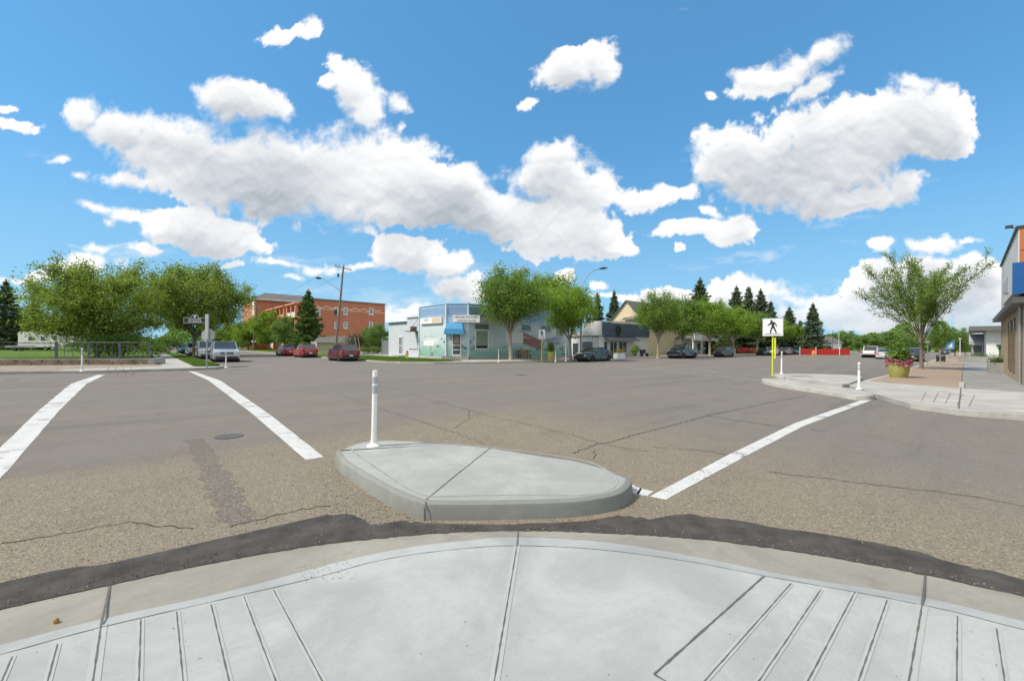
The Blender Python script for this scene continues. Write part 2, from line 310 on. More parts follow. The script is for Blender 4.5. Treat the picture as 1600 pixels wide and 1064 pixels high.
def concrete(name, col=(.43, .435, .42), stain=.2, tan=(.33, .28, .21)):
    m = bpy.data.materials.new(name); m.use_nodes = True; nt = m.node_tree; t = NT(nt); bs = nt.nodes['Principled BSDF']
    pos = t.n('ShaderNodeNewGeometry').outputs['Position']
    c = t.mix(t.ss(t.noise(pos, 1.1, 6, .65, .6), .35, .7), tuple(x*.80 for x in col), tuple(x*1.09 for x in col))
    c = t.mix(t.m('MULTIPLY', t.ss(t.noise(pos, 3.5, 6, .7), .52, .8), stain), c, tan)
    c = t.mix(t.m('MULTIPLY', t.ss(t.noise(t.vm('MULTIPLY', pos, (1, 9, 1)), 9, 5, .7), .5, .8), .12), c, tuple(x*.7 for x in col))
    v = t.n('ShaderNodeTexVoronoi'); v.inputs['Scale'].default_value = 9; nt.links.new(pos, v.inputs['Vector'])
    c = t.mix(t.m('MULTIPLY', t.m('SUBTRACT', 1, t.ss(v.outputs['Distance'], .02, .06)), .35), c, (.12, .11, .1))
    c = t.mix(t.m('MULTIPLY', t.ss(t.noise(pos, 14, 6, .75), .42, .72), .22), c, tuple(x*.72 for x in col)); c = t.mix(t.m('MULTIPLY', t.ss(t.noise(pos, 210, 2, .7), .45, .75), .34), c, tuple(x*.58 for x in col)); c = t.mix(t.m('MULTIPLY', t.ss(t.noise(t.vm('MULTIPLY', pos, (6, 70, 1)), 3, 3, .6), .5, .7), .10), c, tuple(min(1, x*1.25) for x in col))
    nt.links.new(c, bs.inputs['Base Color']); bs.inputs['Roughness'].default_value = .8; bs.inputs['Specular IOR Level'].default_value = .3
    b = t.n('ShaderNodeBump'); b.inputs['Strength'].default_value = .35; b.inputs['Distance'].default_value = .003
    nt.links.new(t.noise(t.vm('MULTIPLY', pos, (1, 3, 1)), 110, 5, .7), b.inputs['Height']); nt.links.new(b.outputs[0], bs.inputs['Normal'])
    return m
def paint(name, col=(.60, .60, .58), wear=.575):
    m = bpy.data.materials.new(name); m.use_nodes = True; nt = m.node_tree; t = NT(nt); bs = nt.nodes['Principled BSDF']
    pos = t.n('ShaderNodeNewGeometry').outputs['Position']
    k = t.m('ADD', t.m('MULTIPLY', t.noise(pos, 2.2, 3, .5), .5), t.m('MULTIPLY', t.noise(pos, 26, 6, .75), .55))
    c = t.mix(t.ss(t.noise(pos, 5, 5, .7), .35, .75), tuple(x*.84 for x in col), col)
    c = t.mix(t.ss(k, wear, wear+.06), c, (.17, .155, .135))
    nt.links.new(c, bs.inputs['Base Color']); bs.inputs['Roughness'].default_value = .7
    b = t.n('ShaderNodeBump'); b.inputs['Strength'].default_value = .5; b.inputs['Distance'].default_value = .006
    nt.links.new(t.noise(pos, 75, 4, .7), b.inputs['Height']); nt.links.new(b.outputs[0], bs.inputs['Normal'])
    return m
def grassmat(name='lawn'):
    m = bpy.data.materials.new(name); m.use_nodes = True; nt = m.node_tree; t = NT(nt); bs = nt.nodes['Principled BSDF']
    pos = t.n('ShaderNodeNewGeometry').outputs['Position']
    c = t.mix(t.ss(t.noise(pos, .35, 5, .65), .35, .65), (.075, .145, .018), (.13, .215, .03))
    c = t.mix(t.m('MULTIPLY', t.ss(t.noise(pos, 7, 5, .75), .4, .7), .6), c, (.045, .09, .012))
    c = t.mix(t.m('MULTIPLY', t.ss(t.noise(pos, 1.3, 5, .7), .6, .75), .5), c, (.19, .18, .07))
    nt.links.new(c, bs.inputs['Base Color']); bs.inputs['Roughness'].default_value = .9; bs.inputs['Specular IOR Level'].default_value = .15
    b = t.n('ShaderNodeBump'); b.inputs['Strength'].default_value = 1; b.inputs['Distance'].default_value = .05
    nt.links.new(t.noise(pos, 22, 5, .8), b.inputs['Height']); nt.links.new(b.outputs[0], bs.inputs['Normal'])
    return m
def brick(name, c1, c2, mortar, sc=1.0, axis='X'):
    m = bpy.data.materials.new(name); m.use_nodes = True; nt = m.node_tree; t = NT(nt); bs = nt.nodes['Principled BSDF']
    tc = t.n('ShaderNodeTexCoord').outputs['Object']; sp = t.n('ShaderNodeSeparateXYZ'); nt.links.new(tc, sp.inputs[0])
    cm = t.n('ShaderNodeCombineXYZ'); nt.links.new(t.m('ADD', sp.outputs[0], sp.outputs[1]), cm.inputs[0]); nt.links.new(sp.outputs[2], cm.inputs[1])
    b = t.n('ShaderNodeTexBrick'); nt.links.new(cm.outputs[0], b.inputs['Vector'])
    b.inputs['Color1'].default_value = c1+(1,); b.inputs['Color2'].default_value = c2+(1,); b.inputs['Mortar'].default_value = mortar+(1,)
    b.inputs['Scale'].default_value = sc; b.inputs['Brick Width'].default_value = .24; b.inputs['Row Height'].default_value = .085; b.inputs['Mortar Size'].default_value = .012
    c = t.mix(t.m('MULTIPLY', t.ss(t.noise(tc, .6, 5, .65), .4, .75), .35), b.outputs['Color'], tuple(x*.7 for x in c1))
    nt.links.new(c, bs.inputs['Base Color']); bs.inputs['Roughness'].default_value = .9
    return m
def flower(name, cols):
    m = bpy.data.materials.new(name); m.use_nodes = True; nt = m.node_tree; t = NT(nt); bs = nt.nodes['Principled BSDF']
    r = t.n('ShaderNodeNewGeometry').outputs['Random Per Island']
    nt.links.new(t.ramp(r, [(i/(len(cols)), c) for i, c in enumerate(cols)], 'CONSTANT'), bs.inputs['Base Color']); bs.inputs['Roughness'].default_value = .7
    return m
def glass(name, col=(.03, .04, .045), rough=.06):
    m = bpy.data.materials.new(name); m.use_nodes = True; nt = m.node_tree; t = NT(nt); bs = nt.nodes['Principled BSDF']
    tc = t.n('ShaderNodeTexCoord').outputs['Object']
    nt.links.new(t.mix(t.noise(tc, 2.5, 2, .5), tuple(x*.5 for x in col), tuple(x*1.5 for x in col)), bs.inputs['Base Color'])
    bs.inputs['Roughness'].default_value = rough; bs.inputs['Specular IOR Level'].default_value = .9; return m
mA = asphalt('asphalt'); mPatch = M('fresh_asphalt', (.072, .067, .062), .92, .35, 5, bump=1, bscale=70, spec=.2)
mStripP = asphalt('trench_asphalt', False, (.150, .132, .112), (.145, .130, .112), .4)
mCon = concrete('concrete', (.42, .41, .375)); mConF = concrete('new_concrete', (.395, .412, .405), .22); mGut = concrete('gutter_concrete', (.30, .285, .245), .7, (.20, .17, .125))
mConD = concrete('darker_concrete', (.29, .285, .265), .2); mKerbI = concrete('island_concrete', (.375, .385, .365), .18); mKerbSide = concrete('island_kerb', (.255, .265, .245), .55, (.17, .14, .11))
mPav = brick('brown_paver', (.33, .245, .18), (.29, .22, .165), (.27, .21, .16), 1.0); mGravel = M('gravel', (.27, .22, .17), .95, .35, 4, bump=1, bscale=25)
mWhiteL = paint('road_paint'); mOr = paint('yellow_paint', (.45, .22, .05), .47); mFaint = paint('faint_paint', (.55, .53, .50), .52)
mCrack = M('crack', (.045, .04, .034), .95, .3, 20); mJoint = M('joint_dirt', (.11, .108, .10), .95, .35, 30); mEdge = M('tooled_edge', (.36, .375, .36), .8, .06, 4)
mLawn = grassmat(); mSoil = M('soil', (.09, .065, .045), .95, .3, 5)
mPostW = M('white_plastic', (.80, .80, .77), .45, .05, 6); mRefl = M('reflective_band', (.42, .43, .46), .3, .05, 20); mGalv = M('galvanised_steel', (.36, .375, .38), .45, .1, 6, metal=.6)
mYel = M('yellow_green_paint', (.62, .68, .04), .4, .06, 4); mSignW = M('sign_white', (.78, .79, .80), .4, .03, 3); mBlack = M('black_paint', (.012, .012, .014), .5, .2, 5); mSignBk = M('sign_back', (.40, .44, .40), .5, .05, 4)
mWood = M('weathered_wood', (.21, .165, .125), .9, .25, 3, bump=.5, bscale=20); mBark = M('bark', (.17, .145, .115), .95, .3, 6, bump=1, bscale=18); mBarkL = M('pale_bark', (.30, .265, .21), .95, .25, 6, bump=1, bscale=18)
mDarkM = M('dark_metal', (.05, .055, .06), .5, .15, 5, metal=.4); mGlass = glass('window_glass'); mCarGlass = glass('car_glass', (.035, .045, .055), .04)
mTyre = M('tyre', (.02, .02, .02), .85, .2, 12); mRim = M('alloy', (.50, .51, .53), .3, .05, 8, metal=.7); mPlas = M('dark_plastic', (.035, .036, .038), .6, .15, 6)
mLens = M('lamp_lens', (.55, .58, .60), .1, .05, 8); mRed = M('tail_lens', (.33, .012, .012), .15, .1, 8); mChrome = M('chrome', (.55, .56, .58), .15, .05, 6, metal=.9)
mRoofG = M('grey_shingle', (.12, .115, .105), .9, .2, 6, bump=.6, bscale=12); mWhiteWall = M('white_wall', (.66, .67, .66), .7, .05, 2)
LF = {'lime': leafmat('leaf_lime', (.075, .155, .014), (.40, .58, .07), .5), 'elm': leafmat('leaf_elm', (.050, .110, .018), (.30, .45, .075), .45), 'willow': leafmat('leaf_mixed', (.050, .098, .016), (.45, .54, .10), .45),
      'dark': leafmat('leaf_dark', (.038, .078, .022), (.150, .24, .055), .35), 'spruce': leafmat('needle_spruce', (.045, .082, .042), (.18, .25, .13), .2), 'fir': leafmat('needle_green', (.050, .105, .024), (.22, .34, .085), .25),
      'far': leafmat('leaf_far', (.085, .160, .038), (.25, .38, .10)), 'burg': leafmat('leaf_burgundy', (.030, .012, .014), (.085, .035, .035)), 'yel': leafmat('leaf_yellowish', (.08, .10, .012), (.24, .24, .05)), 'grass': leafmat('grass_blade', (.06, .11, .012), (.16, .25, .04), .4)}
# ------------------------------------------------------------------ ground, roads, kerbs
struct(MB().sheet([(-1500,-1500),(1500,-1500),(1500,1500),(-1500,1500)], -.03).build('ground', mLawn))
struct(MB().sheet([(-200,-8),(320,-8),(320,32),(17,32),(17,320),(2,320),(2,32),(-200,32)], 0).build('road', mA))
def ribbon(pts, width, z, jit=0, seed=1, step=.12):
    rr = random.Random(seed); P = []
    for a, b in zip(pts[:-1], pts[1:]):
        a, b = Vector(a[:2]), Vector(b[:2]); n = max(1, int((b-a).length/step)); P += [a+(b-a)*(i/n) for i in range(n)]
    P.append(Vector(pts[-1][:2])); mb = MB(); V = []
    for i, q in enumerate(P):
        d = (P[min(i+1, len(P)-1)]-P[max(i-1, 0)]).normalized(); nn = Vector((-d.y, d.x)); j = (rr.random()-.5)*2*jit
        ww = width*(1-.6*rr.random()*(jit > 0)) if jit else width
        V += [(q.x+nn.x*(ww/2+j), q.y+nn.y*(ww/2+j), z), (q.x-nn.x*(ww/2-j), q.y-nn.y*(ww/2-j), z)]
    mb.add(V, [(2*i, 2*i+1, 2*i+3, 2*i+2) for i in range(len(P)-1)]); return mb
def smoothpts(P, k=3):
    P = [Vector(q) for q in P]; out = []
    for i in range(len(P)-1):
        a, b, c, d = P[max(i-1, 0)], P[i], P[i+1], P[min(i+2, len(P)-1)]
        for j in range(k):
            t = j/k; out.append(.5*((2*b)+(c-a)*t+(2*a-5*b+4*c-d)*t*t+(3*b-a-3*c+d)*t**3))
    out.append(P[-1]); return out
def GP(L, z=0.0): return [G(x, y, z) for x, y in L]
# near corner: asphalt patch, gutter pan, ramped kerb lip and pavement
lip = [(0,1007),(165,965),(350,925),(500,885),(575,867),(650,853),(730,844),(805,839),(950,847),(1100,872),(1250,902),(1440,932),(1600,970)]
gut = [(0,951),(175,912),(325,880),(500,850),(650,835),(730,830),(805,828.5),(900,830),(1080,840),(1250,862),(1445,897),(1600,931)]
pat = [(0,912),(80,894),(190,877),(340,857),(400,842),(470,821),(505,807),(540,803),(560,809),(585,820),(625,814),(665,817),(800,819),(940,812),(965,806),(1000,809),(1030,812),(1070,804),(1110,808),(1200,822),(1350,845),(1430,862),(1500,882),(1600,905)]
tool = [(0,1022),(155,980),(350,935),(500,900),(575,879),(650,865),(730,856),(805,852),(925,857),(1060,874),(1195,899),(1440,944),(1600,983)]
def ext(P, left, right):  # carry a kerb line on beyond the frame
    return [Vector((q[0], q[1], P[0].z)) for q in left]+P+[Vector((q[0], q[1], P[0].z)) for q in right]
dl = G(0, 951); dr_ = G(1600, 931)
def curve(L, z, off):
    P = GP(L, z); a = P[0]-P[1]; a.normalize(); b = P[-1]-P[-2]; b.normalize()
    A = [Vector((-60, 4.6-off, z)), Vector((-8, 4.6-off, z)), Vector((-3.2, 4.55-off, z)), P[0]+a*.6]
    B = [P[-1]+b*.6, Vector((4.95-off, -2.6, z)), Vector((5.05-off, -7.9, z))]
    return smoothpts(A+P+B, 4)
cPat = GP(pat, .0); lipP = curve(lip, .035, .62); gutP = curve(gut, .010, .30); toolP = curve(tool, .062, .75)
def strip2(A, B, zA, zB):
    n = 160; mb = MB()
    def rs(P):
        L = [0]
        for i in range(1, len(P)): L.append(L[-1]+(P[i]-P[i-1]).length)
        out = []; j = 0
        for k in range(n+1):
            t = L[-1]*k/n
            while j < len(L)-2 and L[j+1] < t: j += 1
            u = (t-L[j])/max(1e-6, L[j+1]-L[j]); out.append(P[j].lerp(P[j+1], min(1, max(0, u))))
        return out
    return A, B
def fillband(A, B, zA, zB):
    poly = [(q.x, q.y) for q in A]+[(q.x, q.y) for q in B[::-1]]
    bm = bmesh.new(); va = [bm.verts.new((q.x, q.y, zA)) for q in A]; vb = [bm.verts.new((q.x, q.y, zB)) for q in B]
    i = j = 0
    while i < len(va)-1 or j < len(vb)-1:
        if j >= len(vb)-1 or (i < len(va)-1 and (va[i+1].co-vb[j].co).length < (va[i].co-vb[j+1].co).length):
            bm.faces.new((va[i], va[i+1], vb[j])); i += 1
        else: bm.faces.new((va[i], vb[j+1], vb[j])); j += 1
    bmesh.ops.recalc_face_normals(bm, faces=bm.faces)
    for f in bm.faces:
        if f.normal.z < 0: f.normal_flip()
    return bm
def bmobj(bm, name, mat, smooth=False):
    me = bpy.data.meshes.new(name); bm.to_mesh(me); bm.free(); me.materials.append(mat); o = bpy.data.objects.new(name, me); COL.objects.link(o)
    if smooth: me.polygons.foreach_set('use_smooth', [True]*len(me.polygons))
    return o
struct(bmobj(fillband(gutP, lipP, .012, .034), 'gutter', mGut, True))
struct(bmobj(fillband(lipP, toolP, .034, .064), 'kerb', mConF, True))
pv = MB().sheet([(q.x, q.y) for q in toolP]+[(4, -7.9), (-60, -7.9)], .064); struct(pv.build('pavement', mConF))
# ragged edge of the fresh patch
rp = random.Random(3); pe = []; RM = 0
cp = smoothpts([Vector((-4.5, 5.0, 0)), Vector((-2.2, 4.9, 0))]+cPat+[Vector((4.75, -2.0, 0)), Vector((5.2, -7.9, 0))], 5)
for q in cp: pe.append(Vector((q.x+rp.uniform(-.018, .018), q.y+rp.uniform(-.018, .018), 0)))
gin = [q for q in gutP if q.x > -4.6]
struct(bmobj(fillband(pe, gin, .004, .013), 'asphalt_patch', mPatch))
struct(ribbon([(q.x-.012, q.y-.012) for q in gin], .022, .0175, .010, 5, .03).build('gutter_crack', mCrack))
# joints of the pavement
zs = .068; JN = [[(19,1025),(2,1064)],[(90,1005),(74,1064)],[(220,967),(217,1064)],[(276,955),(286,1064)],[(330,944),(358,1064)],[(381,931),(431,1064)],[(427,920),(504,1064)],
 [(1236,911),(1100,1064)],[(1283,920),(1185,1064)],[(1336,924),(1262,1064)],[(1386,937),(1341,1064)],[(1496,962),(1495,1064)],[(1557,981),(1570,1064)]]
def pavejoint(L, width, ext_=1.9, seed=0, z=zs, mat=mJoint, jit=.0007):
    P = GP(L, z); d = P[-1]-P[-2]; P[-1] = P[-2]+d*ext_; return struct(ribbon(P, width, z, jit, seed, .04).build('joint', mat))
for i, L in enumerate(JN):
    pavejoint(L, .008, 1.9, i)
    P = GP(L, zs-.0015); d = P[-1]-P[-2]; P[-1] = P[-2]+d*1.9; struct(ribbon(P, .030, zs-.0015).build('tooled_edge', mEdge))
pavejoint([(1194,899),(1022,1052)], .013, 1.0, 31); pavejoint([(1022,1052),(1045,1066)], .013, 1.2, 32)
for L in ([(810,829),(808,851),(772,1064)], [(172,914),(158,976),(145,1064)], [(1446,898),(1441,944),(1420,1064)]):
    P = GP([L[0]], .016)+GP(L[1:], zs); d = P[-1]-P[-2]; P[-1] = P[-2]+d*1.9
    struct(ribbon(P[1:], .010, zs, .0008, 9, .04).build('joint', mJoint))
    mb = MB(); a, b = P[0], P[1]; n = (b-a).normalized().cross(Vector((0, 0, 1))).normalized()*.006; li = [q for q in (.0, .45, 1)]
    zz = (.016, .040, .0685); mb.add([a-n+Vector((0,0,0)), a+n, (a.x*.45+b.x*.55-n.x, a.y*.45+b.y*.55-n.y, .042), (a.x*.45+b.x*.55+n.x, a.y*.45+b.y*.55+n.y, .042), b-n, b+n], [(0,1,3,2),(2,3,5,4)]); struct(mb.build('joint', mJoint))
    P2 = [Vector((q.x, q.y, zs-.0015)) for q in P[1:]]; struct(ribbon(P2, .05, zs-.0015).build('tooled_edge', mEdge))
tj = curve(tool, .0665, .75); struct(ribbon([q for q in tj if q.x > -6], .007, .0665, .001, 3, .05).build('tooled_line', mJoint))
# litter on the pavement
tag(MB().lathe([(.001,-.016),(.010,-.012),(.013,0),(.010,.012),(.001,.018)], 8).build('leaf', M('dry_leaf', (.30, .16, .03), .7, .3, 30), loc=G(88, 973, .03)+Vector((0, 0, .01))), 'curled yellow brown dry leaf lying in the gutter at left', 'leaf')
def grit(name, pts, sz, seed, mat, label):
    rs = np.random.RandomState(seed); P = np.array(pts); n = len(P); T = np.array([[1, 0, -.3], [-.5, .87, -.3], [-.5, -.87, -.3], [0, 0, .8]]); s_ = sz*rs.uniform(.4, 1.5, (n, 1, 1)); a = rs.uniform(0, 6.28, n); c, q = np.cos(a), np.sin(a)
    Rm = np.stack([np.stack([c, -q, 0*a], 1), np.stack([q, c, 0*a], 1), np.stack([0*a, 0*a, 1+0*a], 1)], 1); V = (T[None]*s_)@np.transpose(Rm, (0, 2, 1))*rs.uniform(.6, 1.3, (n, 1, 3))+P[:, None, :]
    Q = np.array([[0, 2, 1], [0, 1, 3], [1, 2, 3], [2, 0, 3]])[None]+4*np.arange(n)[:, None, None]; me = bpy.data.meshes.new(name); me.from_pydata(V.reshape(-1, 3).tolist(), [], Q.reshape(-1, 3).tolist()); me.materials.append(mat)
    o = bpy.data.objects.new(name, me); COL.objects.link(o); o['kind'] = 'stuff'; tag(o, label, 'grit')
rs_ = np.random.RandomState(8); gl_ = [q for q in gin if -3 < q.x < 5.2 and q.y > -3]
mG1 = flower('grit_stone', [(.16, .13, .095), (.11, .09, .07), (.08, .065, .05), (.30, .27, .22), (.13, .11, .085), (.06, .052, .042)])
P_ = []
for _ in range(1500): i = rs_.randint(len(gl_)); q = gl_[i]; k = abs(rs_.normal())*.07-.01; P_.append((q.x+k*.35+rs_.normal()*.02, q.y+k+rs_.normal()*.02, .012 if k > 0 else .018))
for _ in range(220):
    i = rs_.randint(len(gl_)); q = gl_[i]; P_.append((q.x+rs_.uniform(-.1, .5), q.y+rs_.uniform(.05, .5), .009))
grit('grit', P_, .0050, 9, mG1, 'loose grit gathered along the edge of the gutter')
P_ = []
for _ in range(150): c = G(rs_.uniform(470, 545), rs_.uniform(882, 903), .064); P_.append((c.x+rs_.normal()*.03, c.y+rs_.normal()*.03, .067))
for _ in range(40): c = G(rs_.uniform(0, 1600), rs_.uniform(960, 1064), .064); P_.append((c.x, c.y, .067))
grit('soil_crumbs', P_, .0032, 10, flower('crumb', [(.10, .08, .06), (.20, .16, .12), (.05, .045, .04)]), 'dark soil crumbs scattered over the foreground pavement')
P_ = []
isl_c = None
for _ in range(1500): c = G(rs_.uniform(500, 700), rs_.uniform(735, 818), 0); P_.append((c.x, c.y, .003))
for _ in range(1200): c = G(rs_.uniform(-100, 1700), 640+rs_.beta(2, 1)*240, 0); P_.append((c.x, c.y, .003))
grit('grit', P_, .0050, 12, mG1, 'loose grit lying over the road around the foreground island')
# painted markings
def quad(L, name, mat, z=.004):
    P = GP(L); rr = random.Random(len(L)); mb = MB(); n = len(P)//2
    A = P[:n]; B = P[n:][::-1]; V = []; 
    k = 40
    def pt(Q, t):
        s = t*(len(Q)-1); i = min(int(s), len(Q)-2); return Q[i].lerp(Q[i+1], s-i)
    for i in range(k+1):
        a, b = pt(A, i/k), pt(B, i/k); j = (b-a)*rr.uniform(-.014, .014); j2 = (b-a)*rr.uniform(-.014, .014); V += [(a.x+j.x, a.y+j.y, z), (b.x+j2.x, b.y+j2.y, z)]
    mb.add(V, [(2*i, 2*i+2, 2*i+3, 2*i+1) for i in range(k)]); return struct(mb.build(name, mat))
quad([(0,700),(60,642),(110,600),(152,586), (164,585.5),(135,600),(92,642),(14,733)], 'crosswalk_line', mWhiteL)
quad([(-120,812),(0,700), (14,733),(-60,812)], 'crosswalk_line', mWhiteL)
quad([(294,580),(325,594),(395,647),(478,719), (506,714),(422,648),(345,595),(305,581)], 'crosswalk_line', mWhiteL)
quad([(1015,776),(1140,710),(1240,662),(1355,622), (1368,623),(1255,666),(1165,713),(1040,781)], 'crosswalk_line', mWhiteL)
quad([(987,757),(1003,764), (996,775),(984,768)], 'crosswalk_line', mWhiteL); quad([(1000,763),(1021,768), (1012,775),(994,773)], 'crosswalk_line', mWhiteL)
for L, wd, mt in (([(948,570.6),(1070,582),(1190,594.6)], .11, mFaint), ([(1004,572),(1100,579.5),(1196,588)], .11, mFaint), ([(1089,575),(1119,573)], .10, mFaint), ([(1168,570.6),(1189,569.5)], .10, mFaint), ([(1188,577),(1210,575.5)], .10, mFaint),
                  ([(375,574.5),(420,570),(476,567.2)], .12, mFaint), ([(476,567.2),(560,567.6)], .10, mFaint), ([(582,577.6),(593,577.2)], .45, mFaint), ([(0,606.5),(105,601.5)], .11, mOr), ([(-200,615),(0,606.5)], .11, mOr), ([(0,594.5),(62,592.5)], .10, mFaint), ([(0,597),(100,592.5)], .09, mFaint)):
    struct(ribbon(GP(L), wd, .004, .01, 4).build('road_line', mt))
for i, L in enumerate(([(0,850),(78,838),(202,816)], [(358,823),(412,810),(472,796),(516,789)], [(524,614),(601,641),(645,654),(702,673),(736,686),(758,694)], [(611,605),(662,621),(716,637),(770,651),(837,666),(888,678),(935,692)],
        [(895,708),(936,693),(955,691),(989,680),(1040,667),(1104,650),(1189,632),(1259,618)], [(928,702),(930,718)], [(1019,698),(1116,706),(1154,715)], [(1201,737),(1275,746),(1406,762),(1503,773),(1600,791),(1700,812)], [(733,641),(733,654),(711,669)], [(935,692),(975,700),(1015,705)], [(205,816),(240,822),(300,826)], [(640,690),(590,705)])):
    P = GP(L); d = D(P[0]); struct(ribbon(P, .016 if i != 4 else .028, .0035, .026, i, .06).build('road_crack', mCrack))
struct(ribbon(GP([(1104,649.5),(1166,659),(1236,669)]), .05, .0032, .03, 77, .1).build('road_crack', mCrack)); struct(ribbon(GP([(1267,671),(1291,675)]), .04, .0032, .02, 78, .1).build('road_crack', mCrack))
struct(ribbon(GP([(303,686),(322,715),(341,752),(376,818)]), .36, .0022, .004, 6, .1).build('trench_patch', mStripP))
def disc(px, py, r, name, mat, z=.006):
    c = G(px, py); struct(MB().sheet([(c.x+r*math.cos(i*math.pi/12), c.y+r*math.sin(i*math.pi/12)) for i in range(24)], z).build(name, mat))
    return c
for i, (px, py, r) in enumerate(((358, 682, .21), (814, 586, .35), (373, 573, .6))):
    c = G(px, py); mc = MB().lathe([(r, 0), (r, .008), (r*.9, .012), (r*.88, .008), (0.01, .009)], 24).build('manhole_cover', M('worn_iron', (.085, .082, .08), .7, .3, 8) if i < 2 else mCrack, loc=(c.x, c.y, .0))  # the third disc is a plain dark patch on the road
    tag(mc, ['round iron manhole cover in the left crosswalk', 'flat iron manhole cover far out in the middle of the junction', 'dark oval patch on the road by the far left corner post'][i], 'manhole cover', 'manhole covers in the road')
# blocks: raised slabs
def block(poly, name='kerb', z=.13, mat=mCon): return struct(MB().prism(poly, -.025, z).build(name, mat, bevel=0))
def arc(cx, cy, r, a0, a1, n=8): return [(cx+r*math.cos(R(a0+(a1-a0)*i/n)), cy+r*math.sin(R(a0+(a1-a0)*i/n))) for i in range(n+1)]
GF = -20
LB = [(-200, 31.6), (-5.4, 31.2), (-3.4, 30.6), (-1.9, 29.8), (2.3, 29.9), (3.3, 30.3), (3.9, 31.6), (3.95, 300), (-200, 300)]
block(LB)
struct(MB().sheet([(-2.1, 30.0), (2.3, 30.1), (3.2, 30.5), (3.6, 31.4), (2.4, 31.8), (2.4, 300), (.95, 300), (.95, 33), (-2.3, 32.6)], .134).build('pavement', mCon))
struct(MB().sheet([(2.4, 31.8), (3.55, 31.5), (3.75, 31.9), (3.75, 300), (2.4, 300)], .136).build('verge', mLawn))
struct(MB().sheet([(-200, 31.9), (-5.4, 31.5), (-3.3, 30.95), (-2.3, 32.6), (.95, 33), (.95, 36.8), (-15.8, 43.7), (-200, 119.2)], .134).build('gravel_strip', mGravel))
struct(MB().sheet([(-200, 118.8), (-15.8, 43.3), (.95, 36.4), (.95, 300), (-200, 300)], .140).build('lawn', mLawn))
BB = [(15.4, 300), (15.4, 40), (15.5, 34.5), (16.2, 32), (18, 29.6), (21, 28.3), (26, 27.4), (33.5, 27.2), (34.8, 28.6), (36, 29.3), (320, 29.3), (320, 300)]
block(BB)
struct(MB().sheet([(15.65, 300), (15.65, 38), (15.8, 34.5), (16.5, 32.3), (18.2, 30.4), (20.6, 30.4), (22, 34), (22, 80), (30, 81), (30, 300)], .135).build('verge', mLawn))
struct(MB().sheet([(18.2, 29.9), (21, 28.5), (26, 27.6), (33.3, 27.4), (34.6, 28.8), (36, 29.5), (120, 29.5), (120, 33.9), (23, 33.9), (22, 34), (20.6, 30.4)], .1345).build('pavement', mCon))
struct(MB().sheet([(29, 28.8), (36, 30.2), (120, 30.2), (120, 33.2), (29, 33.2)], .1385).build('brick_paving', mPav))
struct(MB().sheet([(56, 34), (320, 34), (320, 300), (56, 300)], .136).build('lawn', mLawn))
RB = [(15.0, .95), (14.4, .1), (14.6, -1.2), (15.0, -8), (320, -8), (320, 2.6), (33, 2.75), (26, 3.0), (20.6, 3.05), (17.8, 2.1)]
block(RB)
struct(MB().sheet([(14.8, .1), (15.2, .8), (18, 1.9), (20.8, 2.8), (23.4, 2.8), (22.4, .1), (22.2, -1.5), (22.2, -8), (15.2, -8)], .134).build('pavement', mCon))
struct(MB().sheet([(23.4, 2.8), (26, 2.8), (33, 2.55), (320, 2.4), (320, .1), (22.4, .1)], .136).build('brick_paving', mPav))
struct(MB().sheet([(22.4, .1), (320, .1), (320, -8), (22.2, -8)], .134).build('pavement', mConD))  # darker concrete along the right building
for x in (24.2, 29, 34, 40, 47, 55, 65): struct(ribbon([(x, .05), (x, -1.5)], .03, .139).build('joint', mJoint))
struct(ribbon([(14.7, .1), (60, .1)], .03, .1405).build('joint', mJoint)); struct(MB().box(22.45, 25.6, .02, .16, .10, .20).build('kerb', mCon))
for i in range(5):
    a = G(1447+i*19, 612+i*1.2, .139); b = a+(G(1440+i*18.5, 626+i*2.2, .139)-a); struct(ribbon([a, b], .013, .139).build('joint', mJoint))
for i in range(4):
    a = G(170+i*12, 574, .139); b = G(166+i*12, 583, .139); struct(ribbon([a, b], .02, .139).build('joint', mJoint))
# concrete refuge islands
def island(poly, inner, name, label, z=.15):
    t = thing(name, label, 'traffic island', (0, 0, 0), 0, 'concrete traffic islands')
    poly = smoothpts(poly+[poly[0]], 3)[:-1]; n = len(poly); c = sum(poly, Vector((0, 0, 0)))/n; mb = MB()
    def off(k):
        out = []
        for i, q in enumerate(poly):
            d = (poly[(i+1) % n]-poly[i-1]); nn = Vector((-d.y, d.x, 0)).normalized()
            if nn.dot(c-q) < 0: nn = -nn
            out.append(q+nn*k)
        return out
    lv = [(0, 0), (.012, z-.045), (.022, z-.016), (.045, z-.004), (.085, z)]
    if z > .14 and inner: lv = lv
    V = []
    for k, h in lv: V += [(q.x, q.y, h) for q in off(k)]
    fs = [(i*n+j, i*n+(j+1) % n, (i+1)*n+(j+1) % n, (i+1)*n+j) for i in range(len(lv)-1) for j in range(n)]
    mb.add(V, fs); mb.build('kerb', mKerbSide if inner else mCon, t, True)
    top = off(.085); MB().sheet([(q.x, q.y) for q in top], z).build('slab', mKerbI if inner else mCon, t)
    if inner:
        P = smoothpts(GP(inner+[inner[0]], z), 3); ribbon(P, .011, z+.0025, .001, 5, .05).build('tooled_line', mJoint, t); ribbon(P, .032, z+.0012).build('tooled_line', mEdge, t)
    return t
nearp = [(664,812),(640,805),(608,790),(560,760),(530,737),(523,722)]; farp = [(529,702),(560,690),(600,686),(640,687),(700,692),(767,698),(850,711),(900,718),(950,731),(972,740)]
right = [(989,770),(984,784),(962,797),(900,808),(800,812),(705,813)]
ip = GP(nearp)+GP(farp, .15)+GP(right); ip = [Vector((q.x, q.y, 0)) for q in ip]
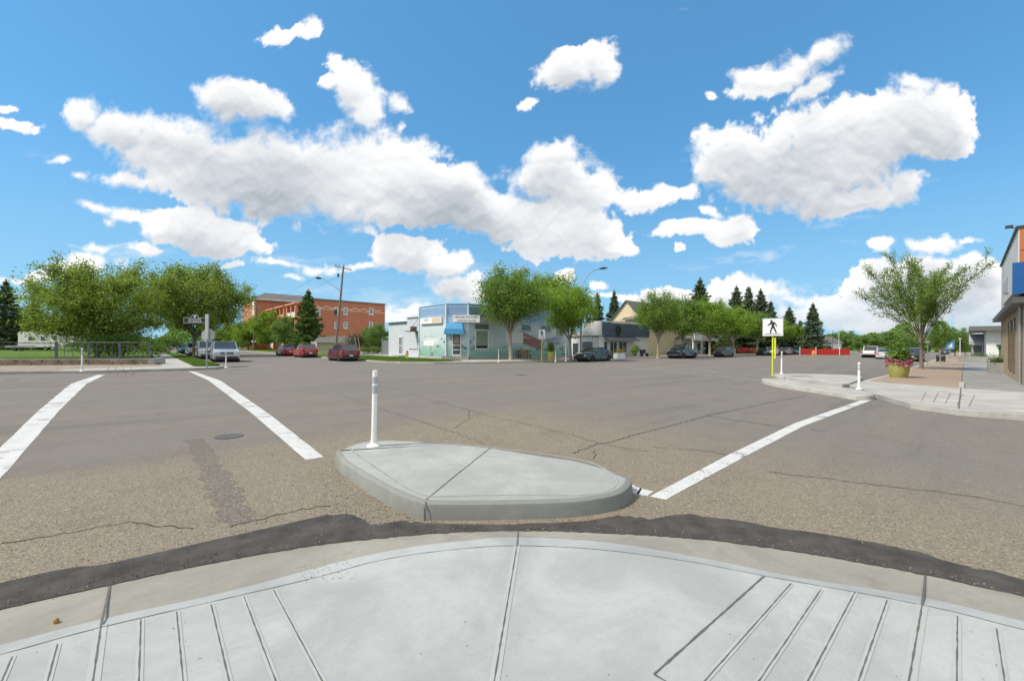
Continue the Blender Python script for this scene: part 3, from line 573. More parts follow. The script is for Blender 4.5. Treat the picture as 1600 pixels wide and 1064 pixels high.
it = island(ip, [(546,697),(556,709),(594,735),(635,762),(665,774),(689,775.5),(804,773),(905,774),(952,766),(966,751),(949,735.5),(922,722),(871,712),(767,698.7),(669,690.7),(601,688.4),(567,691)], 'traffic_island', 'large pale concrete island in the foreground carrying one white post')
ribbon(GP([(767,698.7),(716,739),(666,780)], .153), .016, .1535, .001, 4, .05).build('joint', mJoint, it)
a = G(664, 813); a2 = G(665, 783, .15); dd = (a-Vector((2.8, 4.4, 0))).normalized()
mbj = MB(); nn = Vector((-dd.y, dd.x, 0))*.008
for s0 in (0,): mbj.add([a+dd*.012-nn, a+dd*.012+nn, (a.x+nn.x, a.y+nn.y, .11), (a.x-nn.x, a.y-nn.y, .11), (a.x-dd.x*.05+nn.x, a.y-dd.y*.05+nn.y, .152), (a.x-dd.x*.05-nn.x, a.y-dd.y*.05-nn.y, .152)], [(0,1,2,3),(3,2,4,5)])
mbj.build('joint', mJoint, it)
island([Vector((q.x, q.y, 0)) for q in GP([(1190,591),(1221,592),(1263,597.5),(1304,602.6),(1345,609),(1364,614),(1366,617),(1337,617.5),(1304,612),(1263,606),(1221,600),(1192,594)], .15)], None, 'traffic_island', 'long thin concrete island under the yellow pedestrian sign pole at right')
island([Vector((q.x, q.y, 0)) for q in GP([(1210,583.5),(1270,584),(1337,586),(1347,590),(1335,596),(1316,599.5),(1265,592.5),(1213,586.5)], .15)], None, 'traffic_island', 'wider concrete island just behind the thin one at right')
# ------------------------------------------------------------------ delineator posts
def delineator(px, pb, pt, z, label, lean=(0, 0), thin=False):
    b = G(px, pb, z); h = Z(b, pt)-z; t = thing('delineator_post', label, 'delineator post', b, 0, 'white flexible delineator posts'); t.rotation_euler = (lean[0], lean[1], 0)
    r = .036 if not thin else .03
    MB().lathe([(.001, 0), (.095, 0), (.095, .012), (.07, .03), (.045, .05), (r+.006, .09), (r+.004, .13)], 18).build('base', mPostW, t, True)
    MB().lathe([(r+.002, .1), (r, .3), (r*.97, h-.02), (r*.95, h-.004), (.02, h), (.001, h)], 18).build('post', mPostW, t, True)
    for a_, c_ in ((.80, .70), (.92, .83)): MB().lathe([(r+.0005, h*c_+.0), (r+.0025, h*c_), (r+.0025, h*a_), (r+.0005, h*a_)], 18).build('reflective_band', mRefl, t, True)
    if not thin:
        for k in range(4): MB().lathe([(.001, .012), (.009, .012), (.009, .022), (.001, .024)], 6, (.078*math.cos(k*1.57+.6), .078*math.sin(k*1.57+.6), 0)).build('bolt', mDarkM, t)
delineator(584, 697, 579, .15, 'white post with two grey bands on the foreground island', (.0, .012))
delineator(1342, 608, 566, .15, 'white post at the near end of the thin right island'); delineator(1221, 584, 549, .15, 'white post just behind the yellow pedestrian sign pole', (0, .03))
delineator(128, 580, 543.5, .13, 'white post in front of the low stone wall at far left'); delineator(353, 574.5, 548, .13, 'white post in front of the silver car on the far left corner')
delineator(779, 565.5, 546, .13, 'slim white post left of the bench before the blue building', thin=True); delineator(868, 565, 549, .13, 'short white post beside the green planter across the road', thin=True)
delineator(884, 564.5, 535, .13, 'tall thin pale post right of the green planter across the road', thin=True)
# ------------------------------------------------------------------ signs
def walker(parent, s, mat, y=0, x=0):
    # walking figure in the plane facing -x ; coordinates: u to the right when seen from the front, v up
    def poly(P, nm='figure'):
        mb = MB(); vs = [(-.004, -u*s, v*s) for u, v in P]+[(.001, -u*s, v*s) for u, v in P]; n = len(P)
        mb.add(vs, [tuple(range(n)), tuple(range(2*n-1, n-1, -1))]+[(i, (i+1) % n, n+(i+1) % n, n+i) for i in range(n)]); return mb
    head = [(-.06+.052*math.cos(k*math.pi/8), .34+.052*math.sin(k*math.pi/8)) for k in range(16)]
    body = [(-.10,.27),(.02,.29),(.10,.26),(.17,.19),(.20,.02),(.155,.015),(.135,.15),(.09,.19),(.075,.06),(.14,-.12),(.215,-.34),(.15,-.345),(.08,-.17),(.02,-.04),(-.04,-.17),(-.07,-.345),(-.13,-.345),(-.10,-.15),(-.045,.03),(-.04,.17),(-.12,.12),(-.24,.06),(-.25,.10),(-.16,.17)]
    o = poly(body); o2 = poly(head); o.add(o2.v, o2.f); ob = o.build('walking_figure', mat, parent, fix=False)
    return ob
def pedsign(px, pb, pt, pbot, z, size, label, pole_r=.035, polecol=mYel, plate=True):
    b = G(px, pb, z); t = thing('pedestrian_sign', label, 'sign', b, 0, 'pedestrian crossing signs')
    ht = Z(b, pt)-z; hb = Z(b, pbot)-z; zc = (ht+hb)/2; hh = (ht-hb)/2
    if plate: MB().cbox((0, 0, .012), (.32, .32, .024)).build('base_plate', mGalv, t, bevel=.004)
    MB().tube([(0, 0, 0), (0, 0, ht-.1)], pole_r, 14).build('pole', polecol, t, True)
    pn = MB().box(-.075, -.055, -size/2, size/2, hb, ht).build('panel', mSignW, t, bevel=.004)
    bd = MB(); 
    for y0, y1, z0, z1 in ((-size/2, size/2, ht-.035, ht), (-size/2, size/2, hb, hb+.035), (-size/2, -size/2+.03, hb+.035, ht-.035), (size/2-.03, size/2, hb+.035, ht-.035)): bd.box(-.079, -.0755, y0, y1, z0, z1)
    bd.build('border', mGalv, pn); 
    f = walker(pn, hh*2*.98, mBlack); f.location = (-.079, .01, zc+.02*hh)
    MB().box(-.0795, -.0755, -size*.38, size*.38, hb+.095, hb+.12).build('underline', mBlack, pn)
    return t
s1 = pedsign(1207, 588.5, 497, 525.5, .15, .88, 'large white walking person sign on a yellow pole on the right island')
MB().box(-.05, .05, -.13, -.06, .9, 1.9).build('side_plate', mYel, s1); s1.rotation_euler = (0, 0, R(13))
s2 = pedsign(846.5, 564, 515, 530, .13, .66, 'small walking person sign on a thin yellow pole before the blue building', .03); s2.rotation_euler = (0, 0, R(38))
# street name and stop sign at the far left corner
b = G(323, 575, .13); t = thing('street_sign', 'black street name sign and back of an octagon sign on a grey post', 'sign', b, R(-42))
hp = Z(b, 491)-.13
MB().tube([(0, 0, 0), (0, 0, hp*.55)], .038, 10).build('post', mGalv, t, True); MB().box(-.085, .085, -.05, .05, hp*.53, hp).build('upper_post', M('pale_post', (.48, .5, .48), .5, .08, 4), t, bevel=.01)
zc = Z(b, 524)-.13; oc = [(.41*math.cos(R(22.5+45*k)), .41*math.sin(R(22.5+45*k))) for k in range(8)]
mb = MB(); mb.add([(u, .08, zc+v) for u, v in oc]+[(u, .095, zc+v) for u, v in oc], [tuple(range(8)), tuple(range(15, 7, -1))]+[(i, (i+1) % 8, 8+(i+1) % 8, 8+i) for i in range(8)]); mb.build('stop_sign_back', mSignBk, t)
z0, z1 = Z(b, 504.5)-.13, Z(b, 497)-.13; mb = MB(); mb.box(-1.32, -.09, -.025, .0, z0, z1)
nb = mb.build('name_board', mBlack, t, bevel=.004); fr = MB()
fr.box(-1.35, -.086, -.032, -.0, z0-.03, z0-.001); fr.box(-1.35, -.9, -.032, 0, z1+.001, z1+.03); fr.box(-.5, -.086, -.032, 0, z1+.001, z1+.03); fr.box(-1.35, -1.321, -.032, 0, z0, z1)
fr.build('frame', mGalv, nb)
cr = [(.21*math.cos(R(a)), .17*math.sin(R(a))) for a in range(0, 181, 15)]; mb = MB(); n = len(cr)
mb.add([(-.7+u, -.02, z1+.001+v) for u, v in cr]+[(-.7+u, -.002, z1+.001+v) for u, v in cr], [tuple(range(n)), tuple(range(2*n-1, n-1, -1))]+[(i, (i+1) % n, n+(i+1) % n, n+i) for i in range(n)]); mb.build('crest', mBlack, nb)
MB().lathe([(.001, -.0), (.055, 0), (.055, .004), (.001, .004)], 12, (-.7, -.027, z1+.07), 'Y').build('crest_mark', mSignW, nb)
ar = []
for a in range(0, 180, 15): ar.append((-.7+.225*math.cos(R(a)), -.022, z1+.185*math.sin(R(a))))
ar.append((-.925, -.022, z1)); MB().tube(ar, .012, 5).build('crest_rim', mSignW, nb)
hz = (z1-z0); text('lettering', 'DOWNTOWN', hz*.40, mSignW, nb, (-.70, -.027, z0+hz*.74), (R(90), 0, 0)); text('lettering', '100 AVENUE', hz*.52, mSignW, nb, (-.70, -.027, z0+hz*.28), (R(90), 0, 0), sx=1.0)
# ------------------------------------------------------------------ vegetation
def npmesh(name, V, Q, mat):
    me = bpy.data.meshes.new(name); V = np.asarray(V, np.float32); Q = np.asarray(Q, np.int32); k = Q.shape[1]
    me.vertices.add(len(V)); me.vertices.foreach_set('co', V.reshape(-1)); me.loops.add(Q.size); me.loops.foreach_set('vertex_index', Q.reshape(-1))
    me.polygons.add(len(Q)); me.polygons.foreach_set('loop_start', np.arange(0, Q.size, k, dtype=np.int32)); me.update(calc_edges=True); me.materials.append(mat); return me
def leafquads(P, size, rs, flat=.35, asp=.55, dirs=None):
    n = len(P); a = rs.normal(size=(n, 3)) if dirs is None else dirs+rs.normal(size=(n, 3))*.45
    a[:, 2] *= flat+.3; a /= np.linalg.norm(a, axis=1)[:, None]
    b = rs.normal(size=(n, 3)); b = np.cross(a, b); b /= np.linalg.norm(b, axis=1)[:, None]
    s = size*rs.uniform(.55, 1.3, n)[:, None]; a = a*s*.5; b = b*s*.5*asp
    V = np.stack([P-a, P-b*.9+a*.1, P+a, P+b*.9+a*.1], 1).reshape(-1, 3); return V, np.arange(4*n).reshape(-1, 4)
TREES = {}
def tree_mesh(key, H, th, rx, zc, rz, n, size, leaf, bark, seed, limbs=9, tr=.16, low=.0, fork=.55, shape='round', spiky=0.0, sub=7):
    """trunk and limbs as tapered tubes, leaves as small faces along the twigs"""
    rs = np.random.RandomState(seed); mb = MB(); rr = random.Random(seed)
    lean = (rr.uniform(-.12, .12), rr.uniform(-.12, .12))
    mb.tube([(0, 0, -.1), (.02, 0, .25), (lean[0]*.5, lean[1]*.5, th*.55), (lean[0], lean[1], th)], [tr*1.35, tr, tr*.85, tr*.75], 9)
    segs = []
    for i in range(limbs):
        az = i*2.39996+rr.uniform(-.3, .3); u = (i+.5)/limbs
        if shape == 'vase': el = R(38+44*u); st = th*(1-.10*rr.random())
        else: el = R(8+74*u); st = th*(.62+.5*rr.random())
        d = Vector((math.cos(az)*math.cos(el), math.sin(az)*math.cos(el), math.sin(el)))
        o = Vector((lean[0], lean[1], min(st, th*1.0)))
        # distance from o to the crown's envelope along d
        A = (d.x**2+d.y**2)/rx**2+d.z**2/rz**2; B = 2*(d.z*(o.z-zc))/rz**2; Cc = ((o.z-zc)/rz)**2-1+(o.x**2+o.y**2)/rx**2
        disc_ = max(0, B*B-4*A*Cc); L = max(.8, (-B+math.sqrt(disc_))/(2*A))*rr.uniform(.86, 1.0+spiky)
        side = Vector((-math.sin(az), math.cos(az), 0)); up_ = Vector((0, 0, 1)); pts = []
        bend = rr.uniform(-.10, .10)*L; sag = (.10 if shape == 'vase' else .16)*L
        for k in range(6):
            t = k/5; pts.append(o+d*L*t+side*bend*math.sin(t*math.pi)+up_*sag*math.sin(t*math.pi)*(.7))
        r0 = tr*(.55 if not spiky else .24)*(1-.3*u); mb.tube(pts, [r0*(1-.86*k/5)+.008 for k in range(6)], 6); segs.append((pts, L, 1.0))
        for j in range(sub):
            t = .22+.74*(j+rr.random())/sub; k = min(4, int(t*5)); q = pts[k].lerp(pts[k+1], t*5-k)
            dd = (pts[k+1]-pts[k]).normalized(); v = Vector((rr.gauss(0, 1), rr.gauss(0, 1), rr.gauss(.35, .8))).normalized(); dd = (dd*(.55 if not spiky else .95)+v*.75).normalized()
            l2 = L*(.34 if not spiky else .26)*(1.15-.55*t)*rr.uniform(.7, 1.2); p2 = [q+dd*l2*(m/3)+up_*l2*.10*math.sin(m/3*3.1) for m in range(4)]
            mb.tube(p2, [(.035 if not spiky else .014)*(1-.75*m/3)*max(.5, tr/.16)+.004 for m in range(4)], 4, False); segs.append((p2, l2, .9))
    tot = sum(L*w_ for _, L, w_ in segs); P = []; Dr = []
    for pts, L, w_ in segs:
        k = int(n*L*w_/tot); a = np.array([list(q) for q in pts]); t = rs.beta(1.6 if w_ == 1.0 else 1.0, 1.0, k)*(len(a)-1); t = np.clip(t, 0, len(a)-1.001)
        if w_ == 1.0: t = np.clip(t, (len(a)-1)*.3, None)
        i = t.astype(int); f = (t-i)[:, None]; c = a[i]*(1-f)+a[i+1]*f; rad = (.16+.11*L**.5) if not spiky else (.07+.055*L**.5)
        P.append(c+rs.normal(size=(k, 3))*rad*np.array([1, 1, .8])); e = a[i+1]-a[i]; Dr.append(e/np.linalg.norm(e, axis=1)[:, None])
    P = np.concatenate(P); Dr = np.concatenate(Dr)
    # foliage clumps fill the crown unevenly between the twigs
    if low >= 0 and not spiky:
        m = int(n*.75); nc = max(14, int(m/130)); cc = rs.normal(size=(nc, 3)); cc /= np.linalg.norm(cc, axis=1)[:, None]; cc *= (rs.uniform(.35, 1, nc)**.5)[:, None]
        if low > 0: cc[:, 2] = np.where(cc[:, 2] < -low, cc[:, 2]*.5, cc[:, 2])
        cc = cc*np.array([rx*.88, rx*.88, rz*.88])+np.array([0, 0, zc]); cr_ = rs.uniform(.09, .2, nc)*min(rx, rz)
        ii = rs.randint(0, nc, m); P2 = cc[ii]+rs.normal(size=(m, 3))*cr_[ii][:, None]*np.array([1, 1, .75]); P = np.concatenate([P, P2]); Dr = np.concatenate([Dr, rs.normal(size=(m, 3))])
    P = P[P[:, 2] > (th*.45 if low == 0 else .25)]; Dr = Dr[:len(P)]
    V, Q = leafquads(P, size, rs, dirs=None)
    me = npmesh('crown', V, Q, LF[leaf]); me2 = bpy.data.meshes.new('trunk'); me2.from_pydata(mb.v, [], mb.f); me2.materials.append(bark); me2.polygons.foreach_set('use_smooth', [True]*len(me2.polygons))
    TREES[key] = (me, me2, H)
def conifer_mesh(key, H, r, n, leaf, seed, size=.34, z0=.5):
    rs = np.random.RandomState(seed); rr = random.Random(seed); mb = MB(); mb.tube([(0, 0, -.1), (0, 0, H*.5), (0, 0, H*.985)], [H*.016+.03, H*.010, .012], 7); P = []; Dr = []
    z = z0; lev = 0
    while z < H*.975:
        u = (z-z0)/(H-z0); rad = r*(1-u)**.85*rr.uniform(.74, 1.14)+.10; nb = int(6+5*(1-u))
        for k in range(nb):
            az = lev*1.1+k*2*math.pi/nb+rr.uniform(-.25, .25); L = rad*rr.uniform(.52, 1.22); droop = -.20-.22*(1-u)
            tip = .16*L; pts = [Vector((math.cos(az)*L*t, math.sin(az)*L*t, z+L*(droop*t+.30*t*t))) for t in (0, .35, .7, 1)]
            mb.tube(pts, [.028, .02, .012, .006], 4, False); m = max(6, int(n*L/(H*r*7.6))); a = np.array([list(q) for q in pts]); t = rs.uniform(.12, 1.02, m)**.75*3; t = np.clip(t, 0, 2.999); i = t.astype(int); f = (t-i)[:, None]
            c = a[i]*(1-f)+a[i+1]*f; w_ = (.05+.22*L*(1-t/3.3))[:, None]; lat = np.array([-math.sin(az), math.cos(az), 0]); s_ = rs.normal(size=(m, 1)); c = c+lat*s_*w_*.8+np.array([0, 0, -1])*np.abs(rs.normal(size=(m, 1)))*(.05+.05*L)
            P.append(c); dv = np.array([math.cos(az), math.sin(az), -.35])+lat*np.sign(s_)*.8; Dr.append(dv)
        z += (.24+.20*(1-u))*max(.6, H/14)*rr.uniform(.7, 1.3); lev += 1
    tz = rs.uniform(H*.9, H, 60); P.append(np.stack([rs.normal(size=60)*.05, rs.normal(size=60)*.05, tz], 1)); Dr.append(np.tile([0, 0, 1.0], (60, 1)))
    P = np.concatenate(P); Dr = np.concatenate(Dr); V, Q = leafquads(P, size, rs, 1, .42, Dr)
    me = npmesh('crown', V, Q, LF[leaf]); me2 = bpy.data.meshes.new('trunk'); me2.from_pydata(mb.v, [], mb.f); me2.materials.append(mBark); TREES[key] = (me, me2, H)
def put_tree(key, name, label, cat, loc, H=None, rz=0, group=None, wide=1.0, z=.13):
    if key.startswith('spruce'): wide *= 1.22
    if key.startswith('elm'): wide *= .93
    me, me2, H0 = TREES[key]; s = (H/H0) if H else 1; t = thing(name, label, cat, (loc[0], loc[1], z), rz, group); t.scale = (s*wide, s*wide, s)
    for nm, m in (('crown', me), ('trunk', me2)):
        o = bpy.data.objects.new(nm, m); COL.objects.link(o); o.parent = t
    return t
def bush(name, label, loc, rx, ry, h, n, size, leaf, seed, cat='bush', group=None, z=.13):
    rs = np.random.RandomState(seed); nc = max(5, n//120); c = rs.normal(size=(nc, 3)); c /= np.linalg.norm(c, axis=1)[:, None]; c *= rs.uniform(.3, .85, nc)[:, None]; c = c*np.array([rx, ry, h*.42])+np.array([0, 0, h*.5])
    i = rs.randint(0, nc, n); P = c[i]+rs.normal(size=(n, 3))*np.array([rx, ry, h*.5])*.2; P = P[P[:, 2] > .02]; V, Q = leafquads(P, size, rs)
    t = thing(name, label, cat, (loc[0], loc[1], z), 0, group); o = bpy.data.objects.new('foliage', npmesh('foliage', V, Q, LF[leaf])); COL.objects.link(o); o.parent = t
    mb = MB()
    for k in range(5): a = k*1.3; mb.tube([(0, 0, 0), (rx*.5*math.cos(a), ry*.5*math.sin(a), h*.6)], [.03, .012], 5)
    mb.build('stem', mBark, t); return t
def L2(px, d): p = atd(px, PY, d); return (p.x, p.y)
def TH(px, py, d, z=.13): return atd(px, py, d).z-z          # height of a top at pixel row py at depth d
tree_mesh('wideA', 9.6, 1.6, 6.0, 5.1, 4.7, 30000, .24, 'willow', mBark, 5, limbs=13, tr=.22, low=.95, sub=9)
tree_mesh('wideB', 10.4, 2.6, 7.2, 6.3, 4.3, 34000, .25, 'willow', mBark, 8, limbs=13, tr=.26, low=.55, sub=9)
tree_mesh('elmA', 9.0, 2.5, 3.9, 5.9, 3.3, 17000, .20, 'elm', mBarkL, 21, limbs=11, tr=.20, low=.5, shape='vase')
tree_mesh('elmB', 8.0, 2.2, 3.4, 5.2, 2.9, 15000, .19, 'lime', mBarkL, 22, limbs=10, tr=.17, low=.5, shape='vase')
tree_mesh('elmC', 8.0, 2.3, 3.6, 5.2, 2.8, 13000, .21, 'lime', mBarkL, 25, limbs=10, tr=.18, low=.5, shape='vase')
tree_mesh('elmD', 8.0, 2.2, 3.6, 5.1, 2.9, 12000, .22, 'elm', mBarkL, 26, limbs=9, tr=.18, low=.5, shape='vase')
tree_mesh('spread', 7.4, 2.0, 4.0, 4.1, 2.95, 33000, .125, 'elm', mBark, 33, limbs=22, tr=.15, low=-1, shape='vase', spiky=.36, sub=13)
tree_mesh('round', 8.0, 1.8, 4.0, 4.7, 3.4, 9000, .30, 'far', mBark, 41, limbs=9, tr=.2, low=.8)
tree_mesh('round2', 8.0, 1.6, 4.2, 4.6, 3.5, 9000, .30, 'lime', mBark, 42, limbs=9, tr=.2, low=.8)
conifer_mesh('spruceA', 14, 3.4, 24000, 'spruce', 51, .36); conifer_mesh('spruceB', 13, 2.7, 18000, 'spruce', 52, .34); conifer_mesh('firA', 12, 4.0, 34000, 'fir', 53, .34)
GL = 'broad trees behind the low wall'
put_tree('wideA', 'leafy_tree', 'wide bushy tree sweeping to the ground behind the iron rail fence at left', 'tree', L2(152, 39.5), TH(152, 409, 39.5), 1.0, wide=.95)
put_tree('wideB', 'leafy_tree', 'tall rounded tree right of the bushy one, overhanging the pavement and parked cars', 'tree', L2(304, 50), TH(304, 415, 50), 2.4, wide=.86)
put_tree('round', 'leafy_tree', 'dark green tree between the spruces and the wide bushy tree at far left', 'tree', L2(40, 88), TH(40, 488, 88), .5)
for i, (px, py, d, k, wd, lb) in enumerate(((9, 437, 72, 'spruceA', 1.0, 'tall dark spruce at the left edge beyond the lawn'), (54, 457, 74, 'spruceB', .95, 'slimmer dark spruce right of the tall one beyond the lawn'), (26, 480, 92, 'spruceB', 1.2, 'short spruce between the two taller ones at far left'),
    (933, 457, 82, 'spruceB', .9, 'thin spruce top just right of the curved street lamp'), (959, 453, 80, 'spruceA', .8, 'dark spruce behind the left slope of the cream gable roof'), (1093, 434, 88, 'spruceA', 1.05, 'tallest dark spruce, rising above the lime street trees'),
    (1074, 474, 98, 'spruceB', 1., 'small spruce tip left of the tallest spruce'), (1125, 468, 105, 'spruceB', .9, 'small dark spruce just right of the tallest spruce'), (1150, 446, 95, 'spruceA', .95, 'left spruce of the cluster of three behind the street trees'), (1169, 447, 99, 'spruceB', 1.0, 'middle spruce of the cluster of three behind the street trees'),
    (1188, 451, 95, 'spruceA', .95, 'right spruce of the cluster of three behind the street trees'), (1204, 470, 100, 'spruceB', 1.1, 'spruce directly behind the large white pedestrian sign'), (1233, 479, 104, 'spruceA', 1.15, 'broad spruce right of the large white pedestrian sign'), (1270, 473, 97, 'spruceA', 1.0, 'lone full spruce above the left end of the red hoarding'), (1250, 500, 112, 'spruceB', 1.1, 'low spruce between the two broad ones near the red hoarding'))):
    put_tree(k, 'spruce_tree', lb, 'spruce', L2(px, d), TH(px, py, d), i*1.7, 'dark spruces beyond the streets', wd)
put_tree('firA', 'fir_tree', 'broad green fir standing behind the two bright red cars', 'fir', L2(481, 66), TH(481, 452, 66), .4, wide=.95)
for i, (px, py, d, k, wd, lb) in enumerate(((798, 416, 40.5, 'elmA', 1.0, 'large street tree in front of the blue building, left of the pedestrian sign'), (858, 430, 53, 'elmC', 1.15, 'lime tree rising behind the blue building between the two street trees'), (892, 444, 43.5, 'elmB', .95, 'bright green street tree between the blue building and the dark grey car'),
    (1028, 455, 54.5, 'elmA', .92, 'street tree right of the navy fronted shop'), (1068, 466, 62, 'elmD', 1.05, 'street tree behind the dark pickup truck'), (1109, 470, 70, 'elmC', 1.1, 'lime street tree between the pickup truck and the grey crossover'), (1147, 480, 78, 'elmC', 1.1, 'lime street tree behind the grey crossover'),
    (1183, 489, 86, 'elmD', 1.1, 'darker street tree just left of the large pedestrian sign'), (1216, 500, 94, 'elmC', 1.1, 'small lime street tree half hidden by the large pedestrian sign'), (1240, 507, 104, 'elmC', 1.2, 'farthest lime street tree above the row of small parked cars'))):
    x, y = L2(px, d); z = put_tree(k, 'street_tree', lb, 'street tree', (x, y), TH(px, py, d), i*.9+.4, 'street trees along the far pavement', wd)
g1 = G(1440, 577, .13); put_tree('spread', 'street_tree', 'spreading young elm on the brown paving right of the flower pot', 'street tree', (g1.x, g1.y), TH(1440, 413, D(g1)), 1.1, 'street trees on the right pavement', .80)
g2 = G(1462, 572, .13); put_tree('elmD', 'street_tree', 'second tree on the right pavement, just behind the spreading elm', 'street tree', (g2.x+4, g2.y-.15), TH(1462, 500, D(g2)+3), 1.1, 'street trees on the right pavement', .55)
for i, (px, py, d, wd, lb) in enumerate(((1492, 512, 80, .8, 'small green tree behind the blue street sign'), (1508, 520, 95, .8, 'small green tree left of the building with the dark roof band'))):
    put_tree('round', 'street_tree', lb, 'street tree', L2(px, d), TH(px, py, d), i+.2, 'street trees on the right pavement', wd)
for i, (px, py, d, k, wd, lb) in enumerate(((362, 505, 96, 'round2', 1.0, 'lime tree left of the far wooden pole'), (388, 500, 92, 'round2', 1.0, 'lime tree behind the far wooden pole'), (420, 484, 86, 'round2', .9, 'lime tree under the apartment block balconies'), (448, 494, 78, 'round', .9, 'green tree left of the broad fir'), (335, 520, 105, 'round', 1.1, 'low green tree seen behind the octagon sign'), (590, 506, 62, 'round', .85, 'dark green tree beside the pale blue annex'), (575, 512, 66, 'round', .7, 'greyish green tree in front of the brick block'))):
    put_tree(k, 'leafy_tree', lb, 'tree', L2(px, d), TH(px, py, d), i*1.3, 'trees along the left street', wd)
for i, (px, py, d) in enumerate(((1318, 517, 190), (1342, 524, 175), (1362, 523, 170), (1385, 518, 178), (1404, 520, 185), (1290, 528, 200), (1425, 530, 180), (1300, 522, 210))):
    put_tree('round', 'leafy_tree', ['darkest rounded tree above the red hoarding', 'green tree right of the white pole at the street end', 'green tree above the white pickup', 'tall green tree above the silver car', 'green tree above the flower pot', 'pale distant tree left of the white pole', 'low green tree under the spreading elm', 'distant tree behind the small roof at the street end'][i], 'tree', L2(px, d), TH(px, py, d), i*1.9, 'trees at the end of the main street', 1.25)
b = L2(557, 61); bush('shrub', 'burgundy leaved shrub behind the maroon car', b, 2.0, 2.0, TH(557, 515, 61), 2200, .22, 'burg', 3)
bush('shrub', 'clipped yellow green hedge left of the pale blue annex', L2(583, 60), 3.0, 1.0, 1.35, 2600, .16, 'fir', 4); bush('shrub', 'rounded yellowish shrub behind the grey crossover', L2(1131, 74), 2.4, 2.0, 2.9, 2600, .2, 'yel', 6)
bush('shrub', 'dark bush at the foot of the wide tree behind the rail fence', L2(180, 37), 3.6, 1.6, 2.6, 5200, .18, 'dark', 9); bush('shrub', 'leafy shrub spilling over the pavement edge beside the grass', L2(236, 37.5), 1.1, 1.1, 1.9, 1800, .16, 'elm', 10)
bush('shrub', 'dark shrubbery under the tall rounded tree', L2(262, 52), 2.0, 2.0, 2.4, 2600, .2, 'dark', 12); bush('shrub', 'shrub beside the apartment lawn left of the far pole', L2(372, 88), 5.0, 2.0, 2.2, 2600, .26, 'dark', 13)
# far woods closing the horizon, too many trees to count
rs_ = np.random.RandomState(77); n_ = 42000; az_ = rs_.uniform(-1.15, 1.15, n_); dd_ = 330+60*np.sin(az_*9)+rs_.uniform(-18, 18, n_); hm_ = 8.5+2.5*np.sin(az_*23)+2.2*np.sin(az_*57+1)+1.5*np.sin(az_*121)
vx = np.cos(az_+YAW)*dd_; vy = np.sin(az_+YAW)*dd_; V_, Q_ = leafquads(np.stack([vx, vy, hm_*rs_.beta(1.6, 1.1, n_)], 1), 2.1, rs_, .8, .8)
o = bpy.data.objects.new('far_woods', npmesh('far_woods', V_, Q_, LF['far'])); COL.objects.link(o); o['kind'] = 'stuff'; tag(o, 'far off belt of green woods along the horizon', 'woods')
# grass tufts near the kerbs
def tufts(name, polyf, n, h, seed, label):
    rs = np.random.RandomState(seed); P = polyf(rs, n); a = rs.uniform(0, 6.28, len(P)); hh = h*rs.uniform(.4, 1.3, len(P)); wv = .022
    V = np.stack([np.stack([P[:, 0]+np.cos(a)*wv, P[:, 1]+np.sin(a)*wv, P[:, 2]], 1), np.stack([P[:, 0]-np.cos(a)*wv, P[:, 1]-np.sin(a)*wv, P[:, 2]], 1), np.stack([P[:, 0]+rs.normal(size=len(P))*hh*.4, P[:, 1]+rs.normal(size=len(P))*hh*.4, P[:, 2]+hh], 1)], 1).reshape(-1, 3)
    o = bpy.data.objects.new(name, npmesh(name, V, np.arange(len(V)).reshape(-1, 3), LF['grass'])); COL.objects.link(o); o['kind'] = 'stuff'; tag(o, label, 'grass')
tufts('grass', lambda rs, n: np.stack([rs.uniform(2.42, 3.72, n), 31.9+rs.beta(.8, 1.6, n)*26, np.full(n, .13)], 1), 26000, .11, 1, 'grass strip between the left pavement and the parked cars')
tufts('grass', lambda rs, n: (lambda u, v: np.stack([15.7+u*6.2, 31.0+v*22, np.full(n, .13)], 1)[(u*6.2 < 6.2) & ((31+v*22) > 33.2-.8*(u*6.2) + .2)])(rs.rand(n), rs.beta(.8, 1.4, n)), 30000, .09, 2, 'mown grass in front of the pale blue annex')
tufts('grass', lambda rs, n: (lambda x, v: np.stack([x, 36.75-(x-0)*.41+v*18, np.full(n, .14)], 1))(rs.uniform(-18, .9, n), rs.beta(.7, 1.6, n)), 30000, .10, 3, 'lawn behind the iron rail fence at left')
# ------------------------------------------------------------------ low wall and rail fence at left
wl = thing('stone_wall', 'low crumbling stone wall with pale coping in front of the lawn', 'wall', (0, 0, 0)); A = G(238, 569.5, .13); Bq = G(-420, 574, .13); dv = (Bq-A).normalized(); nv = Vector((-dv.y, dv.x, 0)); nv = nv if nv.dot(F) > 0 else -nv
mst = M('rubble_stone', (.30, .245, .185), .95, .45, 2.2, bump=1, bscale=9); mb = MB(); rr = random.Random(4); x = 0; Lw = (Bq-A).length
while x < Lw:
    l = rr.uniform(.35, .8); 
    for r_ in range(2):
        hh = .17; z0_ = .13+r_*.17; j = rr.uniform(-.03, .03); c = A+dv*(x+l/2+(.15 if r_ else 0))+nv*(.15+j); mb.cbox((c.x, c.y, z0_+hh/2), (l-.02, .30, hh-.012), math.atan2(dv.y, dv.x))
    x += l
mb.build('stones', mst, wl, bevel=.012)
c = A+dv*(Lw/2)+nv*.17; MB().cbox((c.x, c.y, .495), (Lw, .38, .05), math.atan2(dv.y, dv.x)).build('coping', mCon, wl, bevel=.01)
c = A+nv*.6-dv*.05; MB().cbox((c.x-.02, c.y+.1, .33), (.34, 1.6, .40), math.atan2(dv.y, dv.x)).build('end_block', mCon, wl, bevel=.02)
fn = thing('rail_fence', 'dark iron rail fence with square posts on the low wall at left', 'fence', (0, 0, 0)); zf = .52
